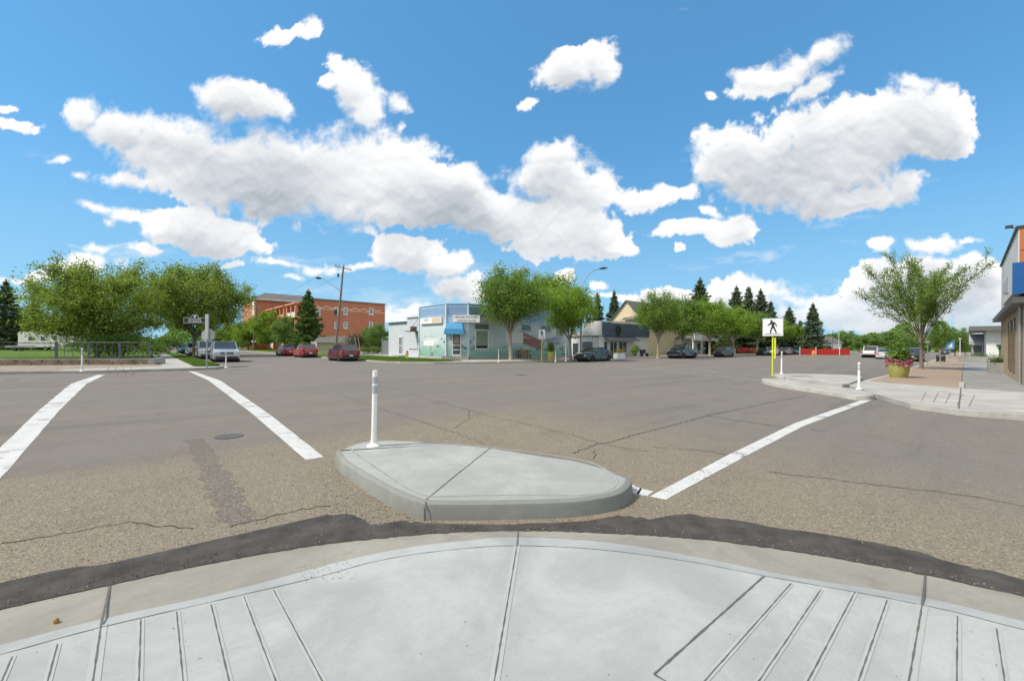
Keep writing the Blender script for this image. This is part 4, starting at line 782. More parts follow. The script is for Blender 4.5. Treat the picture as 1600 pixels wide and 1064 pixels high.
def fpos(px): # point of the wall line seen at column px
    r = ray(px, PY); den = r.x*(-dv.y)+r.y*dv.x; t_ = ((A+nv*.17).x*(-dv.y)+(A+nv*.17).y*dv.x)/den; return Vector((r.x*t_, r.y*t_, 0))
prev = None
for px in (-130, -60, 88, 139, 187, 233):
    q = fpos(px); ht = Z(q, 534.6); wp = .05 if px > 0 else .025
    MB().cbox((q.x, q.y, (zf+ht)/2), (wp*2, wp*2, ht-zf), math.atan2(dv.y, dv.x)).build('post', M('fence_steel', (.10, .11, .125), .6, .2, 5) if px == -130 else bpy.data.materials['fence_steel'], fn)
    if prev is not None:
        for hz_ in (ht-.03,) if px > 139 or px < 88 else (ht-.03,): MB().tube([(prev.x, prev.y, hz_), (q.x, q.y, hz_)], .032 if px > 100 else .014, 6).build('rail', bpy.data.materials['fence_steel'], fn)
        if px > 88:
            MB().tube([(prev.x, prev.y, zf+.08), (q.x, q.y, zf+.08)], .018, 5).build('rail', bpy.data.materials['fence_steel'], fn)
            for k in range(1, 4): e = prev.lerp(q, k/4); MB().tube([(e.x, e.y, zf+.06), (e.x, e.y, ht-.04)], .014, 5).build('bar', bpy.data.materials['fence_steel'], fn)
    prev = q
# ------------------------------------------------------------------ vehicles
def carpaint(name, col, metal=.35):
    m = M(name, col, .32, .04, 2, metal=metal, spec=.5, coat=.9); return m
def car(name, label, loc, rz, kind, col, group=None, plate=True):
    spec = {'sedan': dict(L=4.75, W=1.82, H=1.46, bh=.93, hf=.74, hc=.96, dk=1.05, x=(-1.75, -.90, .35, 1.20), g=.19, r=.33, ft=.16), 'suv': dict(L=4.75, W=1.92, H=1.74, bh=1.07, hf=.92, hc=1.12, dk=1.07, x=(-2.22, -1.85, .30, 1.05), g=.26, r=.37, ft=.10),
            'cross': dict(L=4.5, W=1.85, H=1.64, bh=1.0, hf=.84, hc=1.03, dk=1.02, x=(-2.05, -1.45, .25, 1.10), g=.23, r=.35, ft=.13), 'pickup': dict(L=5.8, W=2.0, H=1.92, bh=1.20, hf=1.10, hc=1.24, dk=1.25, x=(-.85, -.55, .75, 1.35), g=.34, r=.41, ft=.07)}[kind]
    L, W_, H, bh, hf, hc, dk, (x0, x1, x2, x3), gc, r, ft = [spec[k] for k in ('L', 'W', 'H', 'bh', 'hf', 'hc', 'dk', 'x', 'g', 'r', 'ft')]
    t = thing(name, label, kind if kind not in ('cross',) else 'suv', loc, rz, group); t['category'] = {'sedan': 'car', 'suv': 'SUV', 'cross': 'SUV', 'pickup': 'pickup truck'}[kind]
    pm = col; xf = L/2-.92*(1.0 if kind != 'pickup' else 1.06); xr = -L/2+(.98 if kind != 'pickup' else 1.25); ra = r+.075
    def archp(xw): return [(xw+ra*math.cos(R(a)), max(gc, r+ra*math.sin(R(a)))) for a in range(-12, 193, 15)]
    P = [(L/2-.10, gc+.02), (L/2-.01, gc+.16), (L/2, hf-.28), (L/2-.05, hf-.06), (L/2-.30, hf+.03), (x3+.35, hc-.035), (x3, hc), (x2, hc+.01), (x0, dk), (-L/2+.28, dk-.01), (-L/2+.05, dk-.08), (-L/2, dk-.35), (-L/2+.03, gc+.20), (-L/2+.14, gc+.05)]
    if kind in ('suv', 'cross'): P[8] = (x0+.15, dk+.02); P[9] = (-L/2+.10, dk)
    P += [(p_[0], p_[1]) for p_ in archp(xr)[::-1]]+[(p_[0], p_[1]) for p_ in archp(xf)[::-1]]
    bm = bmesh.new(); hw = W_/2; lay = []
    for yy, ins in ((-hw+.0, .035), (-hw+.05, 0), (0, 0), (hw-.05, 0), (hw, .035)):
        row = []
        cx_ = 0; 
        for (px_, pz_) in P:
            tt = max(0, abs(px_)-(L/2-.85))/.85; y = yy*(1-.10*tt*tt)*(1-.05*max(0, (pz_-.62)/.6)); xx = px_*(1-.030*(abs(yy)/hw)**2*tt)
            zz = pz_-(ins*.9 if pz_ > .6 else -ins*.4); row.append(bm.verts.new((xx, y, zz)))
        lay.append(row)
    n = len(P)
    for a_, b_ in zip(lay[:-1], lay[1:]):
        for i in range(n): bm.faces.new((a_[i], a_[(i+1) % n], b_[(i+1) % n], b_[i]))
    for row in (lay[0], lay[-1]):
        f = bm.faces.new(row); bmesh.ops.triangulate(bm, faces=[f])
    bmesh.ops.recalc_face_normals(bm, faces=bm.faces); ob = bmobj(bm, 'body', pm, True); ob.parent = t
    try: ob.data.set_sharp_from_angle(angle=R(35))
    except Exception: pass
    # wheel wells
    for xw in (xf, xr): MB().lathe([(.01, -hw+.12), (ra-.01, -hw+.10), (ra-.01, hw-.10), (.01, hw-.12)], 18, (xw, 0, r), 'Y').build('wheel_well', mPlas, ob)
    bw, tw = hw-.085, hw-.085-ft-.03; zr = H-.035; zb = hc-.03
    bot = [(x3-.02, bw*.93), (x2, bw), (x1, bw), (x0+.02, bw*.93)]; 
    T = {'fl': (x2, tw, zr), 'rl': (x1, tw, zr), 'FL': (x3, bw*.95, zb), 'RL': (x0, bw*.95, max(zb, dk-.06))}
    def mir(q): return (q[0], -q[1], q[2])
    def face(nm, qs, mt=mCarGlass, out=.0, par=t):
        mb = MB(); c_ = sum((Vector(q) for q in qs), Vector())/len(qs); nn = (Vector(qs[1])-Vector(qs[0])).cross(Vector(qs[2])-Vector(qs[0])).normalized()
        if nn.dot(c_-Vector((0, 0, .9))) < 0: nn = -nn
        a_ = [Vector(q)+nn*out for q in qs]; b_ = [Vector(q)-nn*.02 for q in qs]; k = len(qs); mb.add(a_+b_, [tuple(range(k)), tuple(range(2*k-1, k-1, -1))]+[(i, (i+1) % k, k+(i+1) % k, k+i) for i in range(k)]); return mb.build(nm, mt, par)
    fl, rl, FL, RL = T['fl'], T['rl'], T['FL'], T['RL']
    face('windscreen', [FL, mir(FL), mir(fl), fl]); face('rear_window', [RL, mir(RL), mir(rl), rl])
    for sgn in (1, -1):
        S_ = (lambda q: q) if sgn == 1 else mir; face('side_window', [S_(FL), S_((x2, bw, zb)), S_((x1, bw, zb)), S_(RL), S_(rl), S_(fl)])
    pil = MB(); pr = .030
    for sgn in (1, -1):
        S_ = (lambda q: q) if sgn == 1 else mir
        pil.tube([S_(FL), S_(fl)], pr, 6); pil.tube([S_(RL), S_(rl)], pr*1.35, 6); pil.tube([S_(fl), S_(rl)], pr*1.1, 6)
        xm = (x2+x1)/2+.05; pil.tube([S_((xm, bw+.005, zb)), S_((xm+.04, tw+.005, zr))], pr*.9, 6)
        if kind in ('suv', 'cross'): xq = x1+.18; pil.tube([S_((xq-.12, bw+.005, zb)), S_((xq, tw+.005, zr))], pr*1.6, 6)
        pil.tube([S_(FL), S_((x2, bw, zb)), S_((x1, bw, zb)), S_(RL)], pr*.8, 6)
    pil.build('pillars', pm, t, True)
    rb = MB(); k = 6; vs = []
    for i in range(k+1):
        u = i/k; x = x1-.03+(x2-x1+.06)*u; h_ = zr+.045*math.sin(u*math.pi)+.004; vs += [(x, -tw-.02, zr-.005), (x, -tw*.6, h_), (x, 0, h_+.012), (x, tw*.6, h_), (x, tw+.02, zr-.005)]
    rb.add(vs, [(i*5+j, i*5+j+1, (i+1)*5+j+1, (i+1)*5+j) for i in range(k) for j in range(4)]); rb.build('roof', pm, t, True)
    for sgn in (1, -1):
        MB().cbox((x3-.25, sgn*(hw+.08), hc+.06), (.13, .20, .14)).build('mirror', pm, t, bevel=.03)
        MB().cbox((L/2-.16, sgn*(hw-.30), hf-.13), (.22, .36, .15), sgn*-.18).build('headlight', mLens, t, bevel=.03)
        if kind in ('suv', 'cross', 'pickup'): MB().cbox((-L/2+.07, sgn*(hw-.16), dk-.16 if kind != 'pickup' else dk-.3), (.12, .20, .34), 0).build('tail_light', mRed, t, bevel=.02)
        else: MB().cbox((-L/2+.09, sgn*(hw-.28), dk-.24), (.12, .42, .15), sgn*.12).build('tail_light', mRed, t, bevel=.02)
        for xh in ((.35, -.65) if kind != 'pickup' else (.55, -.4)): MB().cbox((xh, sgn*(hw-.03), bh-.08), (.18, .05, .03)).build('door_handle', mPlas if kind == 'pickup' else mChrome, t)
        for xd in ((x3-.3, (x2+x1)/2+.05, x1+.05) if kind != 'pickup' else (x3-.2, .3, x0-.02)): MB().box(xd-.006, xd+.006, sgn*(hw-.02)-.013, sgn*(hw-.02)+.013, gc+.16, bh-.03).build('door_gap', mPlas, ob)
        MB().box(xr+ra, xf-ra, sgn*(hw-.04)-.035, sgn*(hw-.04)+.035, gc-.02, gc+.12).build('sill', mPlas, t)
    gr = MB().box(L/2-.06, L/2+.012, -hw*.46, hw*.46, hf-.26, hf-.06).build('grille', mPlas if kind != 'pickup' else mChrome, t, bevel=.01)
    if kind == 'suv':
        gr2 = MB().box(L/2-.03, L/2+.017, -hw*.46, hw*.46, hf-.26, hf-.06).build('grille_surround', mChrome, gr)
        for k in range(7): y = -.39+.13*k; MB().box(L/2+.018, L/2+.022, y-.046, y+.046, hf-.252, hf-.068).build('grille_slot', mBlack, gr)
    elif kind == 'pickup':
        for k in range(4): MB().box(L/2+.013, L/2+.018, -hw*.44, hw*.44, hf-.245+.048*k, hf-.222+.048*k).build('grille_slot', mBlack, gr)
    MB().box(L/2-.16, L/2+.035, -hw*.80, hw*.80, gc+.05, gc+.22).build('front_bumper', mPlas if kind != 'pickup' else mChrome, t, bevel=.04)
    MB().box(-L/2-.03, -L/2+.16, -hw*.84, hw*.84, gc+.03, gc+.24).build('rear_bumper', mPlas if kind != 'sedan' else pm, t, bevel=.04)
    MB().box(-L/2-.012, -L/2+.02, -.17, .17, dk-.52, dk-.40).build('licence_plate', mSignW, t)
    if kind in ('suv', 'cross'):
        for sgn in (1, -1): MB().tube([(x1+.1, sgn*(tw-.06), zr+.02), (x1+.2, sgn*(tw-.06), zr+.075), (x2-.15, sgn*(tw-.06), zr+.075), (x2-.05, sgn*(tw-.06), zr+.02)], .016, 6).build('roof_rail', mDarkM if kind == 'cross' else mChrome, t)
    if kind == 'pickup':
        MB().box(-L/2+.12, x0-.08, -hw+.12, hw-.12, dk+.002, dk+.012).build('bed', mPlas, t)
    for xw in (xf, xr):
        for sgn in (1, -1):
            yc = sgn*(hw-.115); wm = MB().lathe([(r*.60, -.10), (r*.93, -.105), (r, -.07), (r, .07), (r*.93, .105), (r*.60, .10)], 22, (0, 0, 0), 'Y').build('wheel', mTyre, t, True); wm.location = (xw, yc, r)
            rm = MB(); rm.lathe([(.01, sgn*.075), (r*.14, sgn*.085), (r*.15, sgn*.06), (r*.60, sgn*.05), (r*.66, sgn*.098), (r*.62, sgn*.0)], 22, (0, 0, 0), 'Y'); rm.build('rim', mRim, wm, True)
            for k in range(5):
                a0 = k*2*math.pi/5+.3; mbx = MB(); q = [(r*.30*math.cos(a0+d_), sgn*.072, r*.30*math.sin(a0+d_)) for d_ in (-.32, .32)]+[(r*.57*math.cos(a0+d_), sgn*.066, r*.57*math.sin(a0+d_)) for d_ in (.40, -.40)]
                mbx.add(q, [(0, 1, 2, 3)]); mbx.build('rim_gap', mBlack, wm, fix=False)
    return t
pSil = carpaint('silver_paint', (.44, .465, .49)); pRed = carpaint('red_paint', (.36, .012, .018), .0); pMar = carpaint('maroon_paint', (.13, .012, .024), .1); pDk = carpaint('charcoal_paint', (.018, .022, .028), .1); pNav = carpaint('dark_blue_paint', (.016, .022, .036), .1); pGry = carpaint('grey_paint', (.07, .072, .085), .2); pWh = carpaint('white_paint', (.74, .75, .76), .0); pPk = carpaint('pinkish_silver_paint', (.42, .36, .38))
GC = 'vehicles parked on the left street'; GM = 'vehicles parked along the main street'
def lane(px, X): return (X, onX(px, X), 0)
def row(px, Y): return (onY(px, Y), Y, 0)
car('parked_car', 'silver grey SUV with slotted grille facing the camera, nearest on the left kerb', lane(351, 5.35), R(-93), 'suv', pSil, GC)
car('parked_car', 'pale silver SUV parked directly behind the nearest silver one', lane(325, 5.0), R(-90), 'suv', carpaint('pale_silver_paint', (.55, .57, .58)), GC)
car('parked_car', 'silver wagon parked farther back under the overhanging tree', lane(305, 5.0), R(-90), 'cross', pSil, GC); car('parked_car', 'dark car beside the grass strip at the far left pavement', lane(289, 4.6), R(-90), 'sedan', pDk, GC)
car('parked_car', 'maroon crossover seen from behind, right of the leaning pole', lane(536, 14.2), R(90), 'cross', pMar, GC); car('parked_car', 'bright red crossover behind the fir, right of the red sedan', lane(477, 14.3), R(90), 'cross', pRed, GC); car('parked_car', 'bright red sedan parked left of the red crossover', lane(447, 14.3), R(90), 'sedan', pRed, GC)
car('parked_car', 'charcoal sedan parked before the navy fronted shop', row(928, 26.1), R(180), 'sedan', pDk, GM); car('parked_car', 'dark blue pickup truck with chrome nose across the street', row(1067, 26.1), R(180), 'pickup', pNav, GM); car('parked_car', 'grey blue crossover parked right of the pickup truck', row(1131, 26.2), R(180), 'cross', pGry, GM)
car('parked_car', 'white crossover parked just behind the yellow sign pole', row(1205, 26.2), R(180), 'cross', pWh, GM)
car('parked_car', 'pinkish car right of the white one behind the sign', row(1228, 26.2), R(180), 'cross', pPk, GM); car('parked_car', 'farthest pinkish car of the row by the red hoarding', row(1245, 26.2), R(180), 'sedan', pPk, GM)
car('parked_car', 'black car just left of the white one behind the sign', row(1194, 26.8), R(180), 'sedan', pDk, GM)
gq = G(1361, 559); car('moving_car', 'white pickup driving away up the main street', (gq.x+2.5, gq.y+.3, 0), 0, 'pickup', pWh, GM); gq = G(1378, 561); car('moving_car', 'silver sedan behind the flowers, following the white pickup', (gq.x+2.5, gq.y-.1, 0), 0, 'sedan', carpaint('light_silver_paint', (.58, .56, .58)), GM)
car('parked_car', 'dark SUV with white roof parked behind the flower pot', row(1428, 4.3), 0, 'cross', pNav, GM); car('parked_car', 'blue grey car parked beyond the black bin', row(1477, 3.9), 0, 'sedan', pGry, GM)
car('parked_car', 'small white car parked between the white pickup and the hoarding', (128, 24.0, 0), R(180), 'cross', pWh, GM)
# ------------------------------------------------------------------ buildings
def PT(mb, name, mat, t, **kw):                 # a part whose mesh is given in place; t is an unrotated Empty
    o = mb.build(name, mat, None, **kw); o.parent = t
    root = t
    while root.parent: root = root.parent
    if t is root: o.location = -Vector(root.location)
    return o
def FB(face, a, b, z0, z1, out, inn=0.0):
    k, c = face[0], face[1]
    if k == 'x': return MB().box(c-out, c+inn, min(a, b), max(a, b), z0, z1)
    if k == 'y': return MB().box(min(a, b), max(a, b), c-out, c+inn, z0, z1)
    if k == 'Y': return MB().box(min(a, b), max(a, b), c-inn, c+out, z0, z1)
def window(t, face, a, b, z0, z1, fm, gm, fw=.07, out=.06, mull=0, rail=0, name='window', nope=False):
    a, b = min(a, b), max(a, b); mb = FB(face, a, a+fw, z0, z1, out, .02)
    for q in (FB(face, b-fw, b, z0, z1, out, .02), FB(face, a+fw, b-fw, z0, z0+fw, out, .02), FB(face, a+fw, b-fw, z1-fw, z1, out, .02)): mb.add(q.v, q.f)
    for i in range(mull): c = a+(b-a)*(i+1)/(mull+1); q = FB(face, c-fw*.4, c+fw*.4, z0+fw, z1-fw, out*.9, .02); mb.add(q.v, q.f)
    for i in range(rail): c = z0+(z1-z0)*(i+1)/(rail+1); q = FB(face, a+fw, b-fw, c-fw*.35, c+fw*.35, out*.8, .02); mb.add(q.v, q.f)
    w_ = PT(mb, name, fm, t); PT(FB(face, a+fw*.8, b-fw*.8, z0+fw*.8, z1-fw*.8, out*.45, .02), 'pane', gm, w_); return w_
def siding(segs, z0, z1, bh=.20, out=.035, gap=.022):
    mb = MB()
    for (p0, p1) in segs:
        d = (Vector(p1)-Vector(p0)); d.normalize(); nn = Vector((d.y, -d.x)); n = int(round((z1-z0)/bh))
        for i in range(n):
            a, b = z0+i*(z1-z0)/n, z0+(i+1)*(z1-z0)/n; q0 = (p0[0]+nn.x*out, p0[1]+nn.y*out); q1 = (p1[0]+nn.x*out, p1[1]+nn.y*out); e0 = (p0[0]+nn.x*.002, p0[1]+nn.y*.002); e1 = (p1[0]+nn.x*.002, p1[1]+nn.y*.002)
            mb.add([(q0[0], q0[1], a), (q1[0], q1[1], a), (e1[0], e1[1], b-gap), (e0[0], e0[1], b-gap), (e0[0], e0[1], a), (e1[0], e1[1], a)], [(0, 1, 2, 3), (4, 5, 1, 0)])
    return mb
def mural(name):
    m = bpy.data.materials.new(name); m.use_nodes = True; nt = m.node_tree; t = NT(nt); bs = nt.nodes['Principled BSDF']; pos = t.n('ShaderNodeNewGeometry').outputs['Position']
    sp = t.n('ShaderNodeSeparateXYZ'); nt.links.new(pos, sp.inputs[0]); x, y, z = sp.outputs
    st = t.noise(t.vm('MULTIPLY', pos, (.35, .35, 2.2)), 1.6, 5, .65); blot = t.noise(t.vm('MULTIPLY', pos, (1, 1, 1.6)), 1.1, 6, .7)
    zz = t.m('ADD', z, t.m('MULTIPLY', t.m('SUBTRACT', st, .5), 1.3))
    c = t.ramp(t.m('DIVIDE', zz, 6.0), [(.0, (.20, .37, .30)), (.13, (.25, .43, .36)), (.235, (.38, .54, .50)), (.30, (.50, .60, .62)), (.60, (.60, .68, .72)), (.68, (.44, .56, .70)), (.76, (.23, .37, .58)), (1, (.22, .36, .54))])
    c = t.mix(t.m('MULTIPLY', t.ss(blot, .53, .63), t.ss(z, 3.2, 1.4)), c, (.06, .10, .13))
    def rng(v, a, b, s=.15): return t.m('MULTIPLY', t.ss(v, a-s, a+s), t.m('SUBTRACT', 1, t.ss(v, b-s, b+s)))
    red = t.m('MULTIPLY', rng(x, 31.4, 34.9, .25), rng(t.m('ADD', z, t.m('MULTIPLY', t.m('SUBTRACT', x, 32.0), .28)), 1.75, 3.0, .15)); red = t.m('MULTIPLY', t.m('MULTIPLY', red, t.m('SUBTRACT', 1, t.ss(y, 33.6, 34.0))), t.ss(st, .36, .46))
    c = t.mix(red, c, (.30, .14, .12)); mt = t.m('MULTIPLY', rng(x, 35.4, 38.4, .5), rng(z, 1.6, 2.7, .3)); c = t.mix(t.m('MULTIPLY', t.m('MULTIPLY', mt, t.ss(st, .4, .6)), .8), c, (.20, .20, .30))
    wv = t.m('MULTIPLY', rng(y, 36.5, 39.2, .5), rng(z, 1.75, 2.3, .12)); c = t.mix(t.m('MULTIPLY', wv, .75), c, (.72, .73, .74))
    nt.links.new(c, bs.inputs['Base Color']); bs.inputs['Roughness'].default_value = .65; return m
mMural = mural('painted_siding'); mPale = M('pale_blue_wall', (.52, .56, .62), .8, .06, 1.2); mFrameW = M('white_frame', (.66, .68, .68), .5, .05, 4); mBlind = M('green_blind', (.20, .26, .20), .5, .12, 3)
BX, BY = 22.7, 33.4; c2 = (BX, onX(697, BX)); c3 = (onY(731.5, BY), BY); c1 = (BX, onX(655, BX)); cR = (onY(888, BY), BY); HB = Z(c2, 474.8)
bb = thing('corner_shop', 'corner shop with blue and green mural siding and a cut corner entrance', 'shop', (BX+2, BY+2, .13)); fp = [c1, c2, c3, cR, (cR[0], 41), (BX+.0, 41)]
fp = [c1, c2, c3, cR, (cR[0], c1[1])]; PT(MB().prism(fp, .10, HB-.25), 'wall', M('dark_backing', (.13, .18, .22), .9, .1, 2), bb); PT(siding([(c1, c2), (c2, c3), (c3, cR), (cR, (cR[0], c1[1]))], .35, HB), 'siding', mMural, bb, fix=False)
mb = MB()
for a_, b_ in ((c1, c2), (c2, c3), (c3, cR)):
    a_, b_ = Vector(a_), Vector(b_); d = (b_-a_).normalized(); nn = Vector((d.y, -d.x)); L_ = (b_-a_).length; c = (a_+b_)/2; mb.cbox((c.x-nn.x*.04, c.y-nn.y*.04, HB+.0), (L_+.02, .20, .07), math.atan2(d.y, d.x)); 
PT(mb, 'roof_flashing', M('light_blue_trim', (.30, .46, .66), .5, .08, 3), bb)
mTrim = M('pale_trim', (.52, .62, .68), .6, .05, 3)
for q in (c1, c2, c3, cR): PT(MB().box(q[0]-.08, q[0]+.08, q[1]-.08, q[1]+.08, .13, HB-.06), 'corner_trim', mTrim, bb)
mb = MB()
for a_, b_ in ((c1, c2), (c2, c3), (c3, cR)):
    a_, b_ = Vector(a_), Vector(b_); d = (b_-a_).normalized(); c = (a_+b_)/2; mb.cbox((c.x, c.y, .23), ((b_-a_).length, .16, .24), math.atan2(d.y, d.x))
PT(mb, 'plinth', mCon, bb)
# big window and upper windows on the main street face
fy = ('y', BY); xw0, xw1 = onY(742, BY), onY(763, BY)
# chamfer fittings in a local frame: u along the chamfer, out towards the street
cv, dv2 = Vector(c2), (Vector(c3)-Vector(c2)).normalized(); no2 = Vector((dv2.y, -dv2.x)); ang = math.atan2(dv2.y, dv2.x); Lc = (Vector(c3)-Vector(c2)).length
def ch(px): # distance along the chamfer
    r = ray(px, PY); den = r.x*dv2.y-r.y*dv2.x; s_ = (cv.x*dv2.y-cv.y*dv2.x)/den; return (Vector((r.x*s_, r.y*s_))-cv).dot(dv2)
def chbox(u0, u1, z0, z1, out, inn=.02):
    c = cv+dv2*((u0+u1)/2)+no2*((out-inn)/2); return MB().cbox((c.x, c.y, (z0+z1)/2), (u1-u0, out+inn, z1-z0), ang)
def rowz(px, py): u = ch(px); q = cv+dv2*u; return Z((q.x, q.y), py)
u0, u1 = ch(706.5), ch(720.5); zb_, zt_ = rowz(713, 556), rowz(713, 520.5)
dr = MB()
for q in (chbox(u0, u0+.09, zb_, zt_, .07), chbox(u1-.09, u1, zb_, zt_, .07), chbox(u0+.09, u1-.09, zb_, zb_+.14, .07), chbox(u0+.09, u1-.09, zt_-.1, zt_, .07), chbox(u0+.09, u1-.09, rowz(713, 540), rowz(713, 538.5), .06), chbox(u0+.09, u1-.09, rowz(713, 547.3), rowz(713, 546.3), .06)): dr.add(q.v, q.f)
drp = PT(dr, 'door', mFrameW, bb); PT(chbox(u0+.07, u1-.07, zb_+.1, zt_-.07, .03), 'pane', M('dark_door_glass', (.02, .025, .035), .12, .2, 3), drp)
PT(chbox(u0+.16, u1-.22, rowz(713, 537), rowz(713, 530.5), .045), 'poster', M('pink_poster', (.42, .20, .19), .6, .3, 6), drp); PT(chbox(u0+.2, u1-.26, rowz(713, 529.5), rowz(713, 525), .045), 'poster', M('grey_poster', (.25, .22, .21), .6, .3, 6), drp)
st_ = chbox(u0-.9, u1+.9, .13, rowz(713, 556)-.02, .75); PT(st_, 'step', mConD, bb, bevel=.01)
# awning: rounded hood
ua, ub = ch(696), ch(727); za, zt2 = rowz(712, 520.3), rowz(712, 504.5); vs = []; prof = [(0, zt2), (.28, zt2-.04), (.55, zt2-.28), (.72, zt2-.62), (.76, za)]
for sx, u in ((0, ua), (1, ub)):
    for o_, z_ in prof:
        uu = u+(1 if sx == 0 else -1)*(.30*max(0, (z_-za)/(zt2-za))**1.2); q = cv+dv2*uu+no2*(o_+.035); vs.append((q.x, q.y, z_))
for u in (ua, ub): q = cv+dv2*u+no2*.035; vs.append((q.x, q.y, za))
mb = MB().add(vs, [(i, i+1, i+6, i+5) for i in range(4)]+[(0, 1, 2, 3, 4, 10), (5, 11, 9, 8, 7, 6)]); mAwn = M('blue_canvas', (.045, .27, .52), .6, .08, 4); aw = PT(mb, 'awning', mAwn, bb, fix=False); mb2 = chbox(ua, ub, za-.16, za, .80, -.76); PT(mb2, 'valance', mAwn, aw)
q = cv+dv2*((ua+ub)/2)+no2*.815; t_ = text('lettering', 'OPEN  DAILY', .17, M('awning_print', (.35, .55, .68), .6, .05, 4), aw, (q.x, q.y, za-.02), (R(90), 0, ang))
# shop signs
mPeach = M('peach_sign', (.68, .50, .36), .6, .08, 3)
fr2 = PT(MB().box(onY(751, BY), onY(779, BY), BY-.22, BY-.035, Z(c3, 504.6), Z(c3, 494.6)), 'faded_sign', M('faded_sign', (.50, .50, .36), .7, .3, 1.5), bb)
mInk = M('sign_ink', (.05, .05, .07), .6, .1, 5)
uz0, uz1 = rowz(730, 503.8), rowz(730, 492.6); us0 = ch(708); us1 = ch(750); sgn_ = chbox(us0, us1, uz0, uz1, .26, -.10); sg = PT(sgn_, 'shop_sign', mSignW, bb, bevel=.01)
q = cv+dv2*((us0+us1)/2)+no2*.267; PTt = text('lettering', 'NICARLYN AREA', .31, mInk, sg, (q.x, q.y, (uz0+uz1)/2+.15), (R(90), 0, ang), sx=1.02); text('lettering', 'COMMUNITY CENTRE', .19, mInk, sg, (q.x, q.y, (uz0+uz1)/2-.2), (R(90), 0, ang))
fx = ('x', BX); ya, yb = onX(659, BX), onX(692, BX); zl0, zl1 = Z((BX, (ya+yb)/2), 506), Z((BX, (ya+yb)/2), 496.3)
ls = PT(FB(fx, ya, yb, zl0, zl1, .22, -.05), 'side_sign', mSignW, bb, bevel=.01); PT(FB(fx, yb+.12, yb+(ya-yb)*.42, zl0+.08, zl1-.08, .226, -.2), 'sign_panel', mPeach, ls); text('lettering', 'THRIFT', .30, M('faint_ink', (.35, .37, .42), .6, .1, 5), ls, (BX-.226, ya-(ya-yb)*.29, (zl0+zl1)/2+.08), (R(90), 0, R(-90)))
PT(FB(fx, onX(662, BX), onX(679, BX), Z((BX, 38), 540.5), Z((BX, 38), 533), .036, -.031), 'mural_panel', mSignW, bb)
window(bb, fy, xw0, xw1, Z((xw0, BY), 546), Z((xw0, BY), 515), mFrameW, mBlind, .10, .08); PT(FB(fy, xw0+.12, xw1-.12, Z((xw0, BY), 545), Z((xw0, BY), 540), .045, 0), 'window_base', mBlack, bb); PT(FB(fy, xw0, xw1, Z((xw0, BY), 514), Z((xw0, BY), 506), .05, 0), 'boarded_transom', M('grey_board', (.14, .16, .15), .8, .15, 3), bb)
PT(FB(fy, onY(789, BY), onY(817, BY), Z((30, BY), 536), Z((30, BY), 519), .06, .0), 'notice_board', mFrameW, bb, bevel=.01)
for a_, b_, t0, b0_ in ((814, 829, 506.5, 517), (844, 860, 507.5, 519), (869, 880, 511, 526)): window(bb, fy, onY(a_, BY), onY(b_, BY), Z((onY(a_, BY), BY), b0_), Z((onY(a_, BY), BY), t0), M('bluegrey_frame', (.35, .42, .46), .6, .05, 4), mBlind if a_ > 860 else mGlass, .12, .07)
# annex
bn = thing('annex_building', 'pale blue stucco annex with a narrow white door beside the mural shop', 'building', (BX+2, 44, .13)); yA, yB_, yC = onX(607, BX+.3), onX(636, BX+.3), c1[1]
PT(MB().box(BX+.3, BX+9, yC+.02, yB_, .1, Z((BX, yC), 494.5)), 'wall', mPale, bn); PT(MB().box(BX+.32, BX+9, yB_, yA, .1, Z((BX, yB_), 503.2)), 'wall', mPale, bn)
PT(MB().box(BX+.15, BX+9.1, yC+.02, yB_+.08, Z((BX, yC), 494.5), Z((BX, yC), 493.3)), 'parapet_cap', mPale, bn); PT(MB().box(BX+.1, BX+9.1, yB_+.09, yA+.1, Z((BX, yB_), 503.2), Z((BX, yB_), 502.2)), 'roof_edge', mDarkM, bn)
fa = ('x', BX+.32); window(bn, fa, onX(623, BX+.3), onX(629.3, BX+.3), .33, Z((BX, 43.5), 525), mFrameW, M('frosted_glass', (.22, .23, .25), .3, .2, 3), .14, .07, 0, 1, 'door'); PT(MB().box(BX-.6, BX+.3, onX(630.5, BX), onX(621, BX), .13, .32), 'step', mCon, bn)
PT(MB().box(BX+.26, BX+.3, yC+.5, yB_-.5, 1.05, 1.13), 'pipe', mGalv, bn); PT(MB().tube([(BX-.1, yC+1.6, Z((BX, 42), 512)), (BX+.25, yC+.5, Z((BX, 42), 497))], .02, 5), 'bracket_wire', mDarkM, bn)
ac = PT(MB().box(BX-1.0, BX+.3, yC+.25, yC+1.5, Z((BX, 41), 518.3), Z((BX, 41), 517.3)), 'bracket', mDarkM, bn); PT(MB().box(BX-.75, BX-.1, yC+.35, yC+.75, Z((BX, 41), 517.3), Z((BX, 41), 510.5)), 'wall_unit', M('rust_brown', (.16, .10, .08), .8, .3, 5), bn, bevel=.03)
lt = thing('lattice_gate', 'grey lattice gate panel left of the pale annex', 'gate', (L2(602, 57)[0], L2(602, 57)[1], .13), R(-47)); MB().box(-.42, .42, -.02, .02, .1, 2.0).build('panel', M('lattice_grey', (.22, .26, .27), .7, .15, 9), lt); MB().box(-.5, -.42, -.05, .05, 0, 2.3).build('post', mGalv, lt); MB().box(.42, .5, -.05, .05, 0, 2.1).build('post', mGalv, lt)
